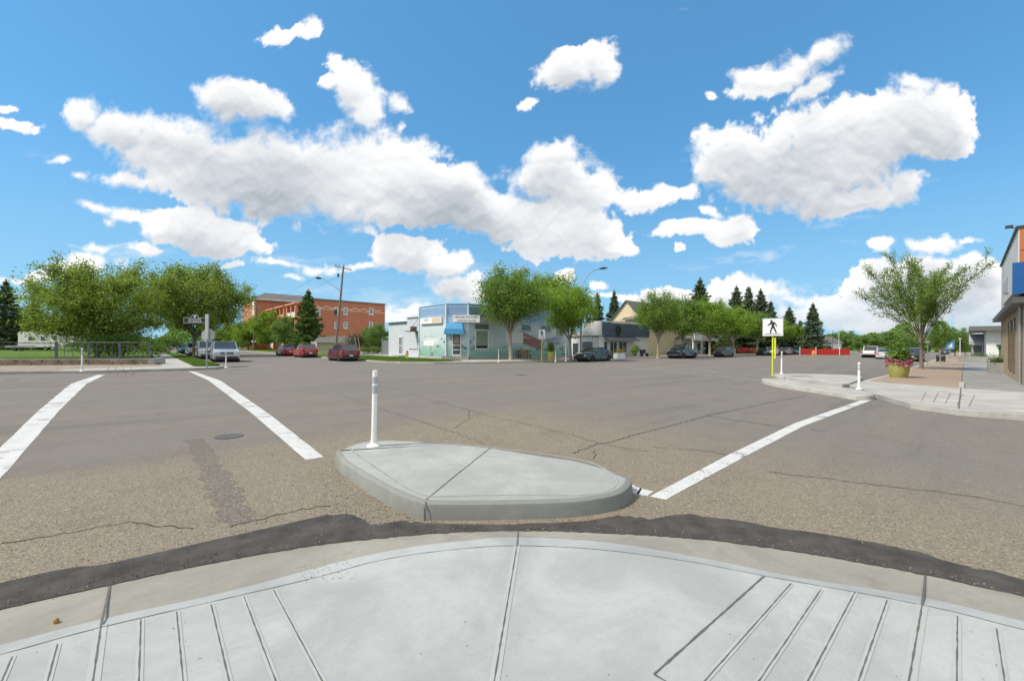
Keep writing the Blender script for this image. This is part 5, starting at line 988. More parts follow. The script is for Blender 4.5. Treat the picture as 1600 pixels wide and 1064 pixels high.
# navy fronted shop
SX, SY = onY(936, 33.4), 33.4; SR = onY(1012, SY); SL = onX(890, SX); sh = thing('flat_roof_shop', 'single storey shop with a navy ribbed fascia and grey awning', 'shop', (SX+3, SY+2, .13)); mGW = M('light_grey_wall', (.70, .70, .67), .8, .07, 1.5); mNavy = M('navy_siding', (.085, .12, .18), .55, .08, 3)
zf0, zf1 = Z((SX, SY), 524.5), Z((SX, SY), 501.5)
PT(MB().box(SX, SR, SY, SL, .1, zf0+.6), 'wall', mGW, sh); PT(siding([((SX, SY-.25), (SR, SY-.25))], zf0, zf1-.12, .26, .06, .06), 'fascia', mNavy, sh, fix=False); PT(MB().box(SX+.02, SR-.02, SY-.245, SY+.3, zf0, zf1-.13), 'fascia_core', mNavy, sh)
PT(MB().box(SX-.05, SX+.25, SY-.3, SL-2.4, zf0+.02, zf1), 'side_parapet', mWhiteWall, sh); 
mb = MB(); nseg = 12
for i in range(nseg+1):
    x = SX+(SR-SX)*i/nseg; mb.v += [(x, SY-.32, zf1-.10), (x, SY-.32, zf1-.02+.30*math.sin(i/nseg*math.pi)*.6), (x, SY+1.2, zf1+.35*math.sin(i/nseg*math.pi)*.6)]
mb.f = [(3*i+j, 3*i+3+j, 3*i+4+j, 3*i+1+j) for i in range(nseg) for j in range(2)]; mb.mi = [0]*len(mb.f); PT(mb, 'roof_membrane', mWhiteWall, sh, fix=False)
a0_, a1_ = onY(943, SY), onY(990, SY); zA, zB = Z((a0_, SY), 524.5), Z((a0_, SY), 531.5); PT(MB().add([(a0_, SY-.02, zA), (a1_, SY-.02, zA), (a1_+.1, SY-1.1, zB), (a0_-.1, SY-1.1, zB), (a0_, SY-.02, zA-.06), (a1_, SY-.02, zA-.06), (a1_+.1, SY-1.1, zB-.06), (a0_-.1, SY-1.1, zB-.06)], [(0,1,2,3),(7,6,5,4),(3,2,6,7),(0,3,7,4),(1,5,6,2),(0,4,5,1)]), 'awning', M('grey_metal_awning', (.20, .20, .21), .6, .08, 5), sh)
fs = ('y', SY)
for a_, b_ in ((942.5, 949), (952, 964), (966, 979)): window(sh, fs, onY(a_, SY), onY(b_, SY), Z((SX, SY), 552 if a_ > 965 else 556), Z((SX, SY), 532.5), mFrameW, mGlass, .12, .08, 1 if a_ > 950 else 0)
wx = onY(963, SY); wz = Z((wx, SY), 516); wr = thing('wreath', 'dark green wreath hanging on the navy fascia', 'wreath', (wx, SY-.42, wz)); rs_ = np.random.RandomState(5); tt = rs_.uniform(0, 6.28, 900); P_ = np.stack([.40*np.cos(tt), rs_.normal(size=900)*.05, .58*np.sin(tt)], 1)+rs_.normal(size=(900, 3))*.075; V_, Q_ = leafquads(P_, .13, rs_); o = bpy.data.objects.new('foliage', npmesh('foliage', V_, Q_, LF['dark'])); COL.objects.link(o); o.parent = wr
MB().tube([(.40*math.cos(a/12*6.283), 0, .58*math.sin(a/12*6.283)) for a in range(13)], .03, 5).build('ring', mBark, wr)
fss = ('x', SX); window(sh, fss, onX(895.5, SX), onX(903.5, SX), .25, Z((SX, 37), 536.5), M('dark_green_frame', (.05, .09, .09), .5, .1, 4), M('dark_green_door', (.035, .07, .075), .4, .1, 4), .1, .06, 0, 1, 'door')
PT(FB(fss, onX(910, SX), onX(925.5, SX), .25, Z((SX, 34), 534.5), .05, 0), 'garage_door', M('grey_shutter', (.17, .18, .20), .6, .08, 8), sh); ss_ = PT(FB(fss, onX(911, SX), onX(926, SX), Z((SX, 34), 533.5), Z((SX, 34), 526), .09, 0), 'side_sign', mSignW, sh)
text('lettering', 'GIFTS & DECOR', .26, M('soft_ink', (.30, .30, .33), .6, .1, 5), ss_, (SX-.096, onX(918.5, SX), Z((SX, 34), 529.7)), (R(90), 0, R(-90)))
PT(MB().box(SX-.12, SX+.02, SY-.02, SL-.3, Z((SX, SY), 526.4), Z((SX, SY), 524.6)), 'ledge', M('brown_trim', (.14, .13, .12), .6, .1, 4), sh)
# cream gabled house
HY = 37.0; HX = onY(1011, HY); hy2 = onX(949, HX); ze = Z((HX, HY), 507); zp = Z((HX, onX(974, HX)), 471.5); yr = (HY+hy2)/2; HR = onY(1052, HY)+3; ch_ = thing('cream_house', 'tall cream rendered house with a steep grey gable roof', 'house', (HX+3, HY+3, .13)); mCream = M('cream_render', (.60, .50, .34), .85, .07, 1.2)
mb = MB(); mb.add([(HX, HY, .1), (HX, hy2, .1), (HX, hy2, ze), (HX, yr, zp), (HX, HY, ze), (HR, HY, .1), (HR, hy2, .1), (HR, hy2, ze), (HR, yr, zp), (HR, HY, ze)], [(0,4,3,2,1), (5,6,7,8,9), (0,5,9,4), (1,2,7,6)]); PT(mb, 'wall', mCream, ch_)
mb = MB()
for s_, yy in ((1, HY-.35), (-1, hy2+.35)):
    k_ = (zp-ze)/(yr-HY); zz_ = ze-.35*k_; mb.add([(HX-.35, yy, zz_+.05), (HR+.3, yy, zz_+.05), (HR+.3, yr, zp+.05), (HX-.35, yr, zp+.05), (HX-.35, yy, zz_+.22), (HR+.3, yy, zz_+.22), (HR+.3, yr, zp+.24), (HX-.35, yr, zp+.24)], [(0,1,2,3),(4,5,6,7),(0,1,5,4),(0,4,7,3),(1,2,6,5)])
PT(mb, 'roof', mRoofG, ch_); fh = ('x', HX); PT(MB().add([(HX-1.2, onX(1000, HX), Z((HX, HY), 498)), (HX-1.2, onX(975, HX), Z((HX, HY), 500)), (HX-.01, onX(975, HX), Z((HX, HY), 494)), (HX-.01, onX(1000, HX), Z((HX, HY), 494))], [(0, 1, 2, 3)]), 'canopy', mRoofG, ch_)
for a_ in (980, 989): window(ch_, fh, onX(a_, HX), onX(a_+6, HX), ze-1.9, ze-.6, mFrameW, mGlass, .09, .06)
PT(MB().tube([(HX-.08, HY-.08, .2), (HX-.08, HY-.08, ze)], .07, 6), 'downpipe', mGalv, ch_)
# bungalow with porch
PY_ = 34.0; p0_, p1_ = onY(1081, PY_), onY(1118, PY_); po = thing('porch_house', 'small grey bungalow with a columned porch behind the pickup truck', 'house', (p0_+4, PY_+2, .13)); zr_ = Z((p0_, PY_), 529)
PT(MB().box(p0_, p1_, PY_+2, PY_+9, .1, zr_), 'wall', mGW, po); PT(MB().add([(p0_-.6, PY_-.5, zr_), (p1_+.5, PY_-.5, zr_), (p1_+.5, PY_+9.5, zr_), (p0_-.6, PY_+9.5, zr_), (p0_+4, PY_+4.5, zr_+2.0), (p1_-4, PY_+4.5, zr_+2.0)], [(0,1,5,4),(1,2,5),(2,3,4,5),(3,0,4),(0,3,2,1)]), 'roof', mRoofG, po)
PT(MB().box(p0_-.5, p1_+.4, PY_-.4, PY_-.2, zr_-.35, zr_-.01), 'beam', mFrameW, po)
for k in range(4): x = p0_+(p1_-p0_)*k/3; PT(MB().box(x-.12, x+.12, PY_-.35, PY_-.1, .13, zr_-.35), 'column', mFrameW, po)
for k in range(3): a_ = p0_+.8+(p1_-p0_-2)*k/3; window(po, ('y', PY_+2), a_, a_+1.6, .9, 2.4, mFrameW, mGlass, .1, .06)
ps = PT(MB().box(onY(1085, PY_-.6), onY(1096, PY_-.6), PY_-.62, PY_-.5, Z((p0_, PY_), 531), Z((p0_, PY_), 522.5)), 'roof_sign', mSignW, po)
# brick apartment block
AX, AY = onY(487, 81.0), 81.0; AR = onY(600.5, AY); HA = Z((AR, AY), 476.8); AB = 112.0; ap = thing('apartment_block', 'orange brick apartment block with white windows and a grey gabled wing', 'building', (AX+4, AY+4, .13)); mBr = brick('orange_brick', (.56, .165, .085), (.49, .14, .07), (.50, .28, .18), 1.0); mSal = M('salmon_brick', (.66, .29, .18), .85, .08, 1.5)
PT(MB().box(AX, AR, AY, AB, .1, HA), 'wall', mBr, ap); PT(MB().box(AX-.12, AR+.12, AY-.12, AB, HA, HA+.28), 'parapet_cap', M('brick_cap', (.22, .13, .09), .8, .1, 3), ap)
mb = MB(); z0_ = HA-1.25; x = AX+.8; k = 0; mTan = M('tan_brick', (.80, .58, .38), .85, .08, 3)
while x < AR-.9:
    za_, zc_ = (z0_-.22, z0_+.22) if k % 2 else (z0_+.22, z0_-.22); mb.add([(x, AY-.02, za_-.09), (x+.9, AY-.02, zc_-.09), (x+.9, AY-.02, zc_+.09), (x, AY-.02, za_+.09), (x, AY+.01, za_-.09), (x+.9, AY+.01, zc_-.09), (x+.9, AY+.01, zc_+.09), (x, AY+.01, za_+.09)], [(0,1,2,3),(4,7,6,5),(3,2,6,7),(0,4,5,1)]); x += .9; k += 1
PT(mb, 'brick_pattern', mTan, ap); PT(MB().box(AX, AR, AY-.015, AY+.01, HA-1.72, HA-1.62), 'brick_band', mTan, ap)
fA = ('y', AY)
for a_, b_ in ((494, 500), (522, 528), (536.3, 542.5), (576, 582.5)):
    for t0, b0_ in ((481, 491), (503, 512.5), (525, 535)):
        xx = onY(a_, AY); w_ = window(ap, fA, xx, onY(b_, AY), Z((xx, AY), b0_), Z((xx, AY), t0), mFrameW, M('pale_glass', (.20, .22, .24), .2, .2, 3) if 'pale_glass' not in bpy.data.materials else bpy.data.materials['pale_glass'], .16, .08, 0, 1)
        PT(FB(fA, xx-.1, onY(b_, AY)+.1, Z((xx, AY), b0_)-.16, Z((xx, AY), b0_)-.005, .14, 0), 'sill', mFrameW, w_)
PT(MB().tube([(onY(565, AY), AY-.06, .3), (onY(565, AY), AY-.06, HA-1.4)], .06, 5), 'downpipe', mSal, ap); PT(MB().tube([(AR+.06, AY-.06, .3), (AR+.06, AY-.06, HA)], .07, 5), 'downpipe', mFrameW, ap)
# balconies on the street side
for i, (y0, y1) in enumerate(((84.0, 90.5), (92.5, 99.0), (101, 107.5))):
    for j, zf_ in enumerate((.6, 3.6, 6.4)):
        b_ = PT(MB().box(AX-2.0, AX-.01, y0, y1, zf_, zf_+.25), 'balcony', mSal, ap); PT(MB().box(AX-2.0, AX-1.92, y0+.1, y1-.1, zf_+.25, zf_+1.2), 'railing', mFrameW if (i+j) % 2 == 0 else mSal, b_)
        PT(MB().box(AX-.05, AX-.01, y0+.8, y1-.8, zf_+.3, zf_+2.4), 'balcony_door', mGlass, b_)
    for yy in (y0+.3, (y0+y1)/2, y1-.3): PT(MB().box(AX-2.05, AX-1.6, yy-.22, yy+.22, .3, HA-.7), 'pier', mSal, ap)
    PT(MB().box(AX-2.3, AX+.1, y0-.3, y1+.3, HA-.7, HA-.45), 'balcony_roof', mSal, ap)
WY = AB; wx0, wx1 = AX-3.6, AX+9; zw = Z((wx0, WY), 466.5); zrd = Z((AX, WY+4), 455.5)
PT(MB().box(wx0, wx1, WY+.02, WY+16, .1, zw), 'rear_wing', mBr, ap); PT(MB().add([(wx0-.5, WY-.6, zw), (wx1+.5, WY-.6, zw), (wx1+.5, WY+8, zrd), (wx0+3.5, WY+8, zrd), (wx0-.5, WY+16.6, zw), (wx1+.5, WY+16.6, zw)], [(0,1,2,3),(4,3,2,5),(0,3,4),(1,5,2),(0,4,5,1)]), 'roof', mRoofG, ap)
PT(MB().box(wx0-.6, wx1+.5, WY-.7, WY-.55, zw-.3, zw+.02), 'gutter', mFrameW, ap); PT(MB().box(wx0-.03, wx0, WY+1, WY+3.5, zw-4, zw-.4), 'white_bay', mWhiteWall, ap)
# beige garage, white gate
q = L2(521, 63); gg_ = thing('garage', 'long beige garage with a grey shingle roof behind the maroon car', 'garage', (q[0], q[1], .13), R(-38)); hw_ = 2.75; zg = TH(521, 535.5, 63); zr2 = TH(521, 525.5, 64.5)
mBei = M('beige_siding', (.56, .50, .38), .8, .06, 2); MB().box(-hw_, hw_, 0, 4.5, 0, zg).build('wall', mBei, gg_); MB().add([(-hw_-.3, -.35, zg), (hw_+.3, -.35, zg), (hw_+.3, 2.2, zr2), (-hw_-.3, 2.2, zr2), (-hw_-.3, 4.8, zg), (hw_+.3, 4.8, zg)], [(0,1,2,3),(3,2,5,4),(0,3,4),(1,5,2),(0,4,5,1)]).build('roof', mRoofG, gg_)
q = L2(491, 62); g3 = thing('gate', 'pale gate panel left of the beige garage', 'gate', (q[0], q[1], .13), R(-42)); MB().box(-.42, .42, -.03, .03, .05, 1.75).build('panel', mFrameW, g3); MB().box(-.50, -.43, -.05, .05, 0, 1.85).build('post', mFrameW, g3)
# sheds, trailer and houses beyond the lawn at left
q = L2(22, 84); sd_ = thing('long_shed', 'long pale shed with a grey roof at the left edge', 'shed', (q[0]-3, q[1], .13), R(-42)); MB().box(-8, 2.8, 0, 5, 0, 2.0).build('wall', mWhiteWall, sd_); MB().add([(-8.3, -.4, 2.0), (3.1, -.4, 2.0), (3.1, 2.5, 3.6), (-8.3, 2.5, 3.6), (-8.3, 5.4, 2.0), (3.1, 5.4, 2.0)], [(0,1,2,3),(3,2,5,4),(0,3,4),(1,5,2),(0,4,5,1)]).build('roof', M('bluegrey_roof', (.30, .34, .37), .7, .12, 3), sd_)
MB().box(-3.6, -3.2, -.03, .0, .2, 1.9).build('door', mDarkM, sd_)
for k in (-1.6, .6): MB().box(k, k+.9, -.05, 0, .8, 1.4).build('window', mGlass, sd_)
q = L2(72, 67); tv = thing('camping_trailer', 'white camping trailer parked beyond the lawn behind the rail fence', 'trailer', (q[0], q[1], .13), R(-42)); pr_ = [(-4.6, .75), (-4.6, 2.95), (-4.2, 3.1), (4.0, 3.1), (4.7, 2.6), (4.7, 1.3), (3.2, 1.2), (3.0, .6), (-4.4, .6)]
mb = MB(); n = len(pr_); mb.add([(x, 0, z) for x, z in pr_]+[(x, 2.4, z) for x, z in pr_], [tuple(range(n)), tuple(range(2*n-1, n-1, -1))]+[(i, (i+1) % n, n+(i+1) % n, n+i) for i in range(n)]); mb.build('body', mWhiteWall, tv)
for x in (-2.9, -.85, 1.2): MB().box(x, x+.55 if x != -2.9 else x+1.0, -.03, 0, 1.7, 2.25).build('window', mGlass, tv, bevel=.01)
MB().box(2.2, 2.8, -.03, 0, .8, 2.5).build('door', M('off_white_door', (.55, .56, .56), .5, .05, 3), tv); MB().box(-4.5, 2.9, -.02, 0, 1.15, 1.28).build('stripe', mGalv, tv)
for x in (-.1, 1.05): wv_ = MB().lathe([(.1, -.1), (.36, -.1), (.38, 0), (.36, .12), (.1, .12)], 16, (0, 0, 0), 'Y').build('wheel', mTyre, tv, True); wv_.location = (x, .1, .38); MB().lathe([(.01, -.105), (.2, -.105), (.2, -.09), (.01, -.09)], 12, (0, 0, 0), 'Y').build('rim', mRim, wv_)
q = L2(30, 63); ut = thing('flatbed_trailer', 'low dark flatbed trailer in front of the white camping trailer', 'trailer', (q[0], q[1], .13), R(-42)); MB().box(-2.2, 2.4, 0, 1.6, .42, .56).build('bed', mDarkM, ut); MB().box(-2.2, 2.4, 0, .06, .56, .85).build('side_rail', mGalv, ut)
for x in (-.5, .4): MB().lathe([(.02, -.1), (.3, -.1), (.3, .1), (.02, .1)], 14, (x, -.1, .3), 'Y').build('wheel', mTyre, ut)
for nm, lb, px, d, w0, hh, rh, mt in (('house', 'white gabled house partly hidden by the wide bushy tree', 95, 90, 5.5, 3.3, 2.2, mWhiteWall), ('house', 'distant house with a dark blue roof above the camping trailer', 72, 125, 3.8, 7.6, 2.2, mWhiteWall)):
    q = L2(px, d); hh_ = thing(nm, lb, 'house', (q[0], q[1], .13), R(-42)); MB().box(-w0, w0, 0, 7, 0, hh).build('wall', mt, hh_); MB().add([(-w0-.4, -.4, hh), (w0+.4, -.4, hh), (w0+.4, 3.5, hh+rh), (-w0-.4, 3.5, hh+rh), (-w0-.4, 7.4, hh), (w0+.4, 7.4, hh)], [(0,1,2,3),(3,2,5,4),(0,3,4),(1,5,2),(0,4,5,1)]).build('roof', mRoofG if nm != 'x' else mt, hh_)
    for k in (-w0*.5, w0*.3): MB().box(k, k+1.0, -.04, 0, hh*.5, hh*.5+1.1).build('window', mGlass, hh_)
# right hand brick building
RY = -1.55; xa = onY(1590, RY); xb = onY(1564, RY); rb_ = thing('brick_building', 'tan brick building with white upper panels and a blue box sign at the right edge', 'building', (xa+2, RY-3, .13)); mTanB = brick('tan_brick_wall', (.43, .315, .19), (.37, .26, .155), (.40, .32, .22), 1.0)
zc1 = Z((xb, RY), 503); ztop = Z((xa, RY), 357); mPan = M('white_panel', (.60, .60, .585), .5, .03, 1.5)
PT(MB().box(24.6, xb, RY-9, RY, .1, zc1), 'wall', mTanB, rb_); PT(MB().box(xa, xb, RY-9, RY, zc1, ztop), 'upper_wall', mPan, rb_)
PT(MB().box(xa-.03, xa, RY-9, RY-.03, zc1+.2, ztop-.02), 'orange_panels', M('orange_panel', (.42, .135, .05), .5, .06, 2), rb_)
for z_ in (ztop-1.0, ztop-2.0): PT(MB().box(xa-.036, xa-.03, RY-9, RY-.03, z_, z_+.03), 'panel_seam', mDarkM, rb_)
for k in range(1, 6): x = xa+(xb-xa)*k/6; PT(MB().box(x-.012, x+.012, RY, RY+.006, zc1+.3, ztop-.05), 'panel_seam', mGalv, rb_)
PT(MB().box(xa-.08, xb+.1, RY-9, RY+.08, ztop, ztop+.10), 'roof_cap', mDarkM, rb_)
PT(MB().box(24.4, xb+.1, RY+.002, RY+.36, zc1-.02, zc1+.20), 'canopy', M('dark_fascia', (.075, .075, .075), .5, .08, 4), rb_); PT(MB().box(24.6, xa-.03, RY-9, RY, zc1, zc1+.2), 'low_roof', mDarkM, rb_)
sy1 = -1.27; sxa = onY(1581, sy1); sxb = onY(1566, sy1); zs0, zs1 = Z((sxa, sy1), 459.5), Z((sxa, sy1), 411); bs_ = PT(MB().box(sxa, sxb, RY+.01, sy1, zs0, zs1), 'box_sign', mPan, rb_, bevel=.01)
PT(MB().box(sxa-.03, sxa, RY-2.2, sy1+.005, zs0, zs1), 'blue_sign_face', M('blue_sign', (.006, .085, .28), .35, .06, 2), rb_); PT(MB().box(sxa, xa-.04, RY-2.2, RY+.04, zs0, zs1), 'sign_body', bpy.data.materials['blue_sign'], rb_)
for k, (u_, w_) in enumerate(((.32, .2), (.5, .14), (.66, .2))): PT(MB().box(sxa+(sxb-sxa)*u_, sxa+(sxb-sxa)*(u_+w_*.6), sy1, sy1+.03, zs0+.25+.1*k, zs1-.3), 'sign_emblem', M('grey_emblem', (.30, .33, .37), .5, .05, 3) if k == 0 else bpy.data.materials['grey_emblem'], bs_)
for p0p, p1p in ((1586.5, 1582.5), (1580.8, 1577)): x0_, x1_ = onY(p0p, RY), onY(p1p, RY); window(rb_, ('Y', RY), x0_, x1_, .55, zc1-.3, M('bronze_frame', (.14, .105, .07), .5, .1, 4) if 'bronze_frame' not in bpy.data.materials else bpy.data.materials['bronze_frame'], M('bronze_glass', (.10, .075, .05), .15, .2, 3) if 'bronze_glass' not in bpy.data.materials else bpy.data.materials['bronze_glass'], .09, .05, 0, 1)
PT(MB().tube([(onY(1597.5, RY), RY+.06, .2), (onY(1597.5, RY), RY+.06, zc1-.02)], .05, 8), 'downpipe', mGalv, rb_)
lp = PT(MB().box(xa+.4, xa+.6, RY+.12, RY+.36, ztop+.16, ztop+.27), 'flood_light', mDarkM, rb_); PT(MB().tube([(xa+.6, RY-.1, ztop+.08), (xa+.55, RY+.2, ztop+.17)], .02, 5), 'light_arm', mDarkM, lp)
# white building with green door, canopy shop farther down
q = atd(1541, PY, 60); wb = thing('white_building', 'white building with a dark roof band and green door at right', 'building', (q.x+2, q.y-2, .13)); yy0 = q.y; X_ = q.x; zt3 = TH(1541, 517, 60, 0); zt4 = TH(1541, 510, 60, 0)
PT(MB().box(X_, X_+12, yy0-12, yy0, .1, zt3), 'wall', mWhiteWall, wb); PT(MB().box(X_-1.5, X_+12, yy0-12, yy0+1.7, zt3, zt4), 'roof_band', M('dark_roof_band', (.12, .125, .12), .7, .1, 3), wb)
gd = PT(MB().box(X_-.06, X_, yy0-2.7, yy0-1.2, .3, TH(1541, 541, 60, 0)), 'door', M('green_door', (.02, .13, .035), .5, .08, 4), wb); PT(MB().box(X_-.5, X_-.0, yy0-2.9, yy0-.95, TH(1541, 541, 60, 0)+.02, TH(1541, 538, 60, 0)), 'door_hood', M('dark_green_hood', (.02, .09, .03), .5, .08, 4), wb)
q = atd(1518, PY, 68); cs = thing('canopy_shop', 'small glass fronted shop with a grey sloped canopy left of the white building', 'shop', (q.x+2, q.y-1, .13)); X2 = q.x; y2 = q.y; zc2 = TH(1518, 534, 68, 0)
PT(MB().box(X2+.5, X2+9, y2-4, y2, .1, zc2+.8), 'wall', M('grey_brown_wall', (.20, .18, .17), .8, .1, 3), cs); PT(MB().add([(X2-.8, y2-2.6, zc2), (X2-.8, y2+.3, zc2), (X2+.6, y2+.3, zc2+1.3), (X2+.6, y2-2.6, zc2+1.3), (X2-.8, y2-2.6, zc2-.5), (X2-.8, y2+.3, zc2-.5)], [(0,1,2,3),(0,4,5,1),(1,5,2),(0,3,4)]), 'canopy', M('light_canopy', (.33, .35, .36), .7, .1, 4), cs); window(cs, ('x', X2+.5), y2-2.3, y2-.1, .9, zc2-.5, mFrameW, M('shop_glass', (.12, .14, .14), .15, .2, 3), .1, .06, 1)
for px, lb, a_, b_ in ((1553, 'near concrete planter box with a green shrub by the brick building', .42, 1.6), (1531, 'far long concrete planter box beyond the shrub planter', 1.8, 1.3)):
    q = G(px, 583 if px > 1540 else 566, .13); pb = thing('planter_box', lb, 'planter', (q.x+.3, q.y-.2, .134), 0, 'concrete planter boxes'); mb = MB()
    for bx_ in ((0, b_, -a_, -a_+.1, 0, .62), (0, b_, a_-.1, a_, 0, .62), (0, .1, -a_+.1, a_-.1, 0, .62), (b_-.1, b_, -a_+.1, a_-.1, 0, .62), (.1, b_-.1, -a_+.1, a_-.1, 0, .5)): mb.box(*bx_)
    mb.build('box', mConD, pb, bevel=.01); rs_ = np.random.RandomState(int(px)); P_ = rs_.normal(size=(900, 3))*np.array([.28, a_*.4, .13])+np.array([b_/2, 0, .68]); V_, Q_ = leafquads(P_, .10, rs_); o = bpy.data.objects.new('plants', npmesh('plants', V_, Q_, LF['dark'])); COL.objects.link(o); o.parent = pb
# ------------------------------------------------------------------ poles and lamps
def inplane(t, L_, d): base = Vector(t.location); return [tuple(atd(x, y, d)-base) for x, y in L_]
d = 56.0; b0_ = atd(523.5, 556, d); up_ = thing('utility_pole', 'leaning wooden utility pole with crossarm and street light arm behind the maroon car', 'utility pole', (b0_.x, b0_.y, 0), 0, 'wooden utility poles')
MB().tube(inplane(up_, [(523, 558), (530, 490), (535, 432), (537, 415)], d), [.17, .15, .12, .10], 10).build('pole', mWood, up_, True)
ca = MB(); ca.tube(inplane(up_, [(523, 415.5), (549.5, 422)], d), .075, 6); ob = ca.build('crossarm', mWood, up_)
for x, y in ((525, 414), (530, 415.5), (544, 418.5), (548, 419.5)): q = inplane(up_, [(x, y)], d)[0]; MB().lathe([(.05, 0), (.06, .1), (.03, .16)], 8, q).build('insulator', mDarkM, ob)
MB().tube(inplane(up_, [(533.2, 455), (530, 453), (506, 436.5), (503, 435)], d), [.05, .045, .035, .03], 6).build('lamp_arm', mGalv, up_, True); q = Vector(inplane(up_, [(498, 434.6)], d)[0]); MB().lathe([(.02, -.42), (.13, -.3), (.16, 0), (.10, .3), (.03, .42)], 10, (0, 0, 0), 'X').build('lamp_head', mDarkM, up_, True, loc=q)
bpy.context.view_layer.update()
q = inplane(up_, [(528.5, 430)], d)[0]; MB().lathe([(.02, -.25), (.12, -.25), (.12, .2), (.02, .25)], 10, q).build('switch', mDarkM, up_); q = inplane(up_, [(524.3, 488)], d)[0]; MB().lathe([(.02, -.35), (.2, -.35), (.2, .3), (.02, .35)], 12, q).build('transformer', mDarkM, up_)
for x1_, x0_ in ((557, 536), (561, 540), (564, 543)): MB().tube(inplane(up_, [(533, 455+(x1_-557)*3), (x1_-1, 553)], d), .012, 4).build('guy_wire', mGalv, up_)
for k, (x, y) in enumerate(((556, 540), (561, 542))): MB().tube(inplane(up_, [(x-1.5, y-14), (x+2.5, y+13)], d), .045, 5).build('guy_guard', M('guard_yellowish', (.45, .45, .38), .5, .1, 3) if k == 0 else bpy.data.materials['guard_yellowish'], up_)
d2 = 84.0; b0_ = atd(397, 548, d2); fp_ = thing('utility_pole', 'straight wooden utility pole with two crossarms among the trees on the left street', 'utility pole', (b0_.x, b0_.y, 0), 0, 'wooden utility poles'); MB().tube(inplane(fp_, [(395.5, 549), (401, 478)], d2), [.18, .12], 8).build('pole', mWood, fp_, True)
for y in (478.8, 483.5): MB().tube(inplane(fp_, [(394, y-.3), (409, y+.8)], d2), .07, 5).build('crossarm', mWood, fp_)
q = inplane(fp_, [(396.5, 533.5)], d2)[0]; MB().cbox(q, (.08, .9, .28), R(-42)+R(90)).build('street_board', mSignW, fp_)
wr_ = thing('overhead_wires', 'thin overhead wires strung between the two wooden utility poles', 'wires', (b0_.x, b0_.y, 0))
for (x0_, y0_, x1_, y1_) in ((524, 414.5, 394.5, 478.5), (549, 421, 408.5, 479.5)):
    A_ = atd(x0_, y0_, d)-Vector(wr_.location); B_ = atd(x1_, y1_, d2)-Vector(wr_.location); pts = [A_.lerp(B_, i/10)-Vector((0, 0, .7*math.sin(i/10*math.pi))) for i in range(11)]; MB().tube(pts, .012, 4).build('wire', mDarkM, wr_)
d = 45.5; b0_ = atd(907, 560, d); sl = thing('street_lamp', 'tall grey street lamp with an arm curving right above the street trees', 'street lamp', (b0_.x, b0_.y, 0)); MB().tube(inplane(sl, [(907.5, 562), (908, 520), (908.4, 462)], d), [.12, .10, .075], 12).build('pole', mGalv, sl, True)
MB().tube(inplane(sl, [(908.4, 462), (909, 452), (911.5, 443), (916, 434), (922, 427), (930, 422), (937, 420.3)], d), [.072, .068, .06, .055, .05, .045, .045], 8).build('arm', mGalv, sl, True)
MB().tube(inplane(sl, [(936, 420.4), (940, 419.6), (945, 419), (949.5, 418.6)], d), [.05, .12, .12, .03], 8).build('lamp_head', mDarkM, sl, True); MB().lathe([(.02, 0), (.20, 0), (.20, .35), (.14, .42), (.1, .5)], 12, (0, 0, .13)).build('base', mGalv, sl)
for px, pb_, pt_, d, nm, lb, mt in ((1310.5, 556, 522, 92, 'flag_pole', 'plain white pole in front of the red hoarding', mFrameW), (1301, 550, 517, 130, 'street_lamp', 'small dark lamp post left of the white pole', mDarkM), (1500, 560, 530, 66, 'street_lamp', 'pale short post right of the blue street sign', mFrameW), (1449.5, 573, 536, 34, 'parking_sign', 'thin grey post between the two trees on the right pavement', mGalv)):
    b0_ = atd(px, pb_, d); t = thing(nm, lb, 'pole', (b0_.x, b0_.y, .0)); h_ = atd(px, pt_, d).z; MB().tube([(0, 0, .05), (0, 0, h_)], [.06 if d > 40 else .03, .05 if d > 40 else .03], 8).build('post', mt, t); MB().lathe([(.02, 0), (.14, 0), (.14, .12), (.02, .18)], 10, (0, 0, h_)).build('cap', mt, t)
# red hoarding at the street end
hd = thing('red_hoarding', 'long bright red hoarding closing the far end of the street', 'fence', (*L2(1250, 90), 0)); mRedP = M('red_panel', (.55, .025, .02), .5, .10, 2); k = 0; base = Vector(hd.location)
for px in np.arange(1250, 1326, 4.6): a_, b_ = atd(px, PY, 90), atd(px+4.2, PY, 90); c = (a_+b_)/2-base; hgt_ = TH(px, 545+.4*math.sin(px), 90, 0); dd_ = (b_-a_); MB().cbox((c.x, c.y, hgt_/2+.02), (dd_.length, .06, hgt_), math.atan2(dd_.y, dd_.x)).build('panel', mRedP, hd)
for px in (1250, 1275, 1312): a_ = atd(px, PY, 89.9)-base; MB().box(a_.x-.05, a_.x+.05, a_.y-.05, a_.y+.05, 0, 1.75).build('post', mFrameW, hd)
hd2 = thing('red_fence', 'short red fence glimpsed between the trunks behind the grey crossover', 'fence', (*L2(1168, 92), 0)); c = Vector((0, 0, 0)); MB().cbox((0, 0, .95), (4.6, .06, 1.1), R(-42)).build('panel', mRedP, hd2); MB().cbox((5.2, -4.2, .95), (3.6, .06, 1.1), R(-42)).build('panel', mRedP, hd2); MB().cbox((-2, 1.8, .6), (.12, .12, 1.3)).build('post', mFrameW, hd2)
q = L2(1271.5, 84); br_ = thing('traffic_barrel', 'orange barrel standing before the red hoarding', 'barrel', (q[0], q[1], 0)); mOrg = M('orange_plastic', (.62, .20, .02), .5, .08, 4); MB().lathe([(.35, 0), (.33, .4), (.30, .8), (.25, 1.0), (.02, 1.02)], 14).build('drum', mOrg, br_, True); MB().lathe([(.33, .5), (.345, .5), (.335, .7), (.32, .7)], 14).build('band', mRefl, br_)
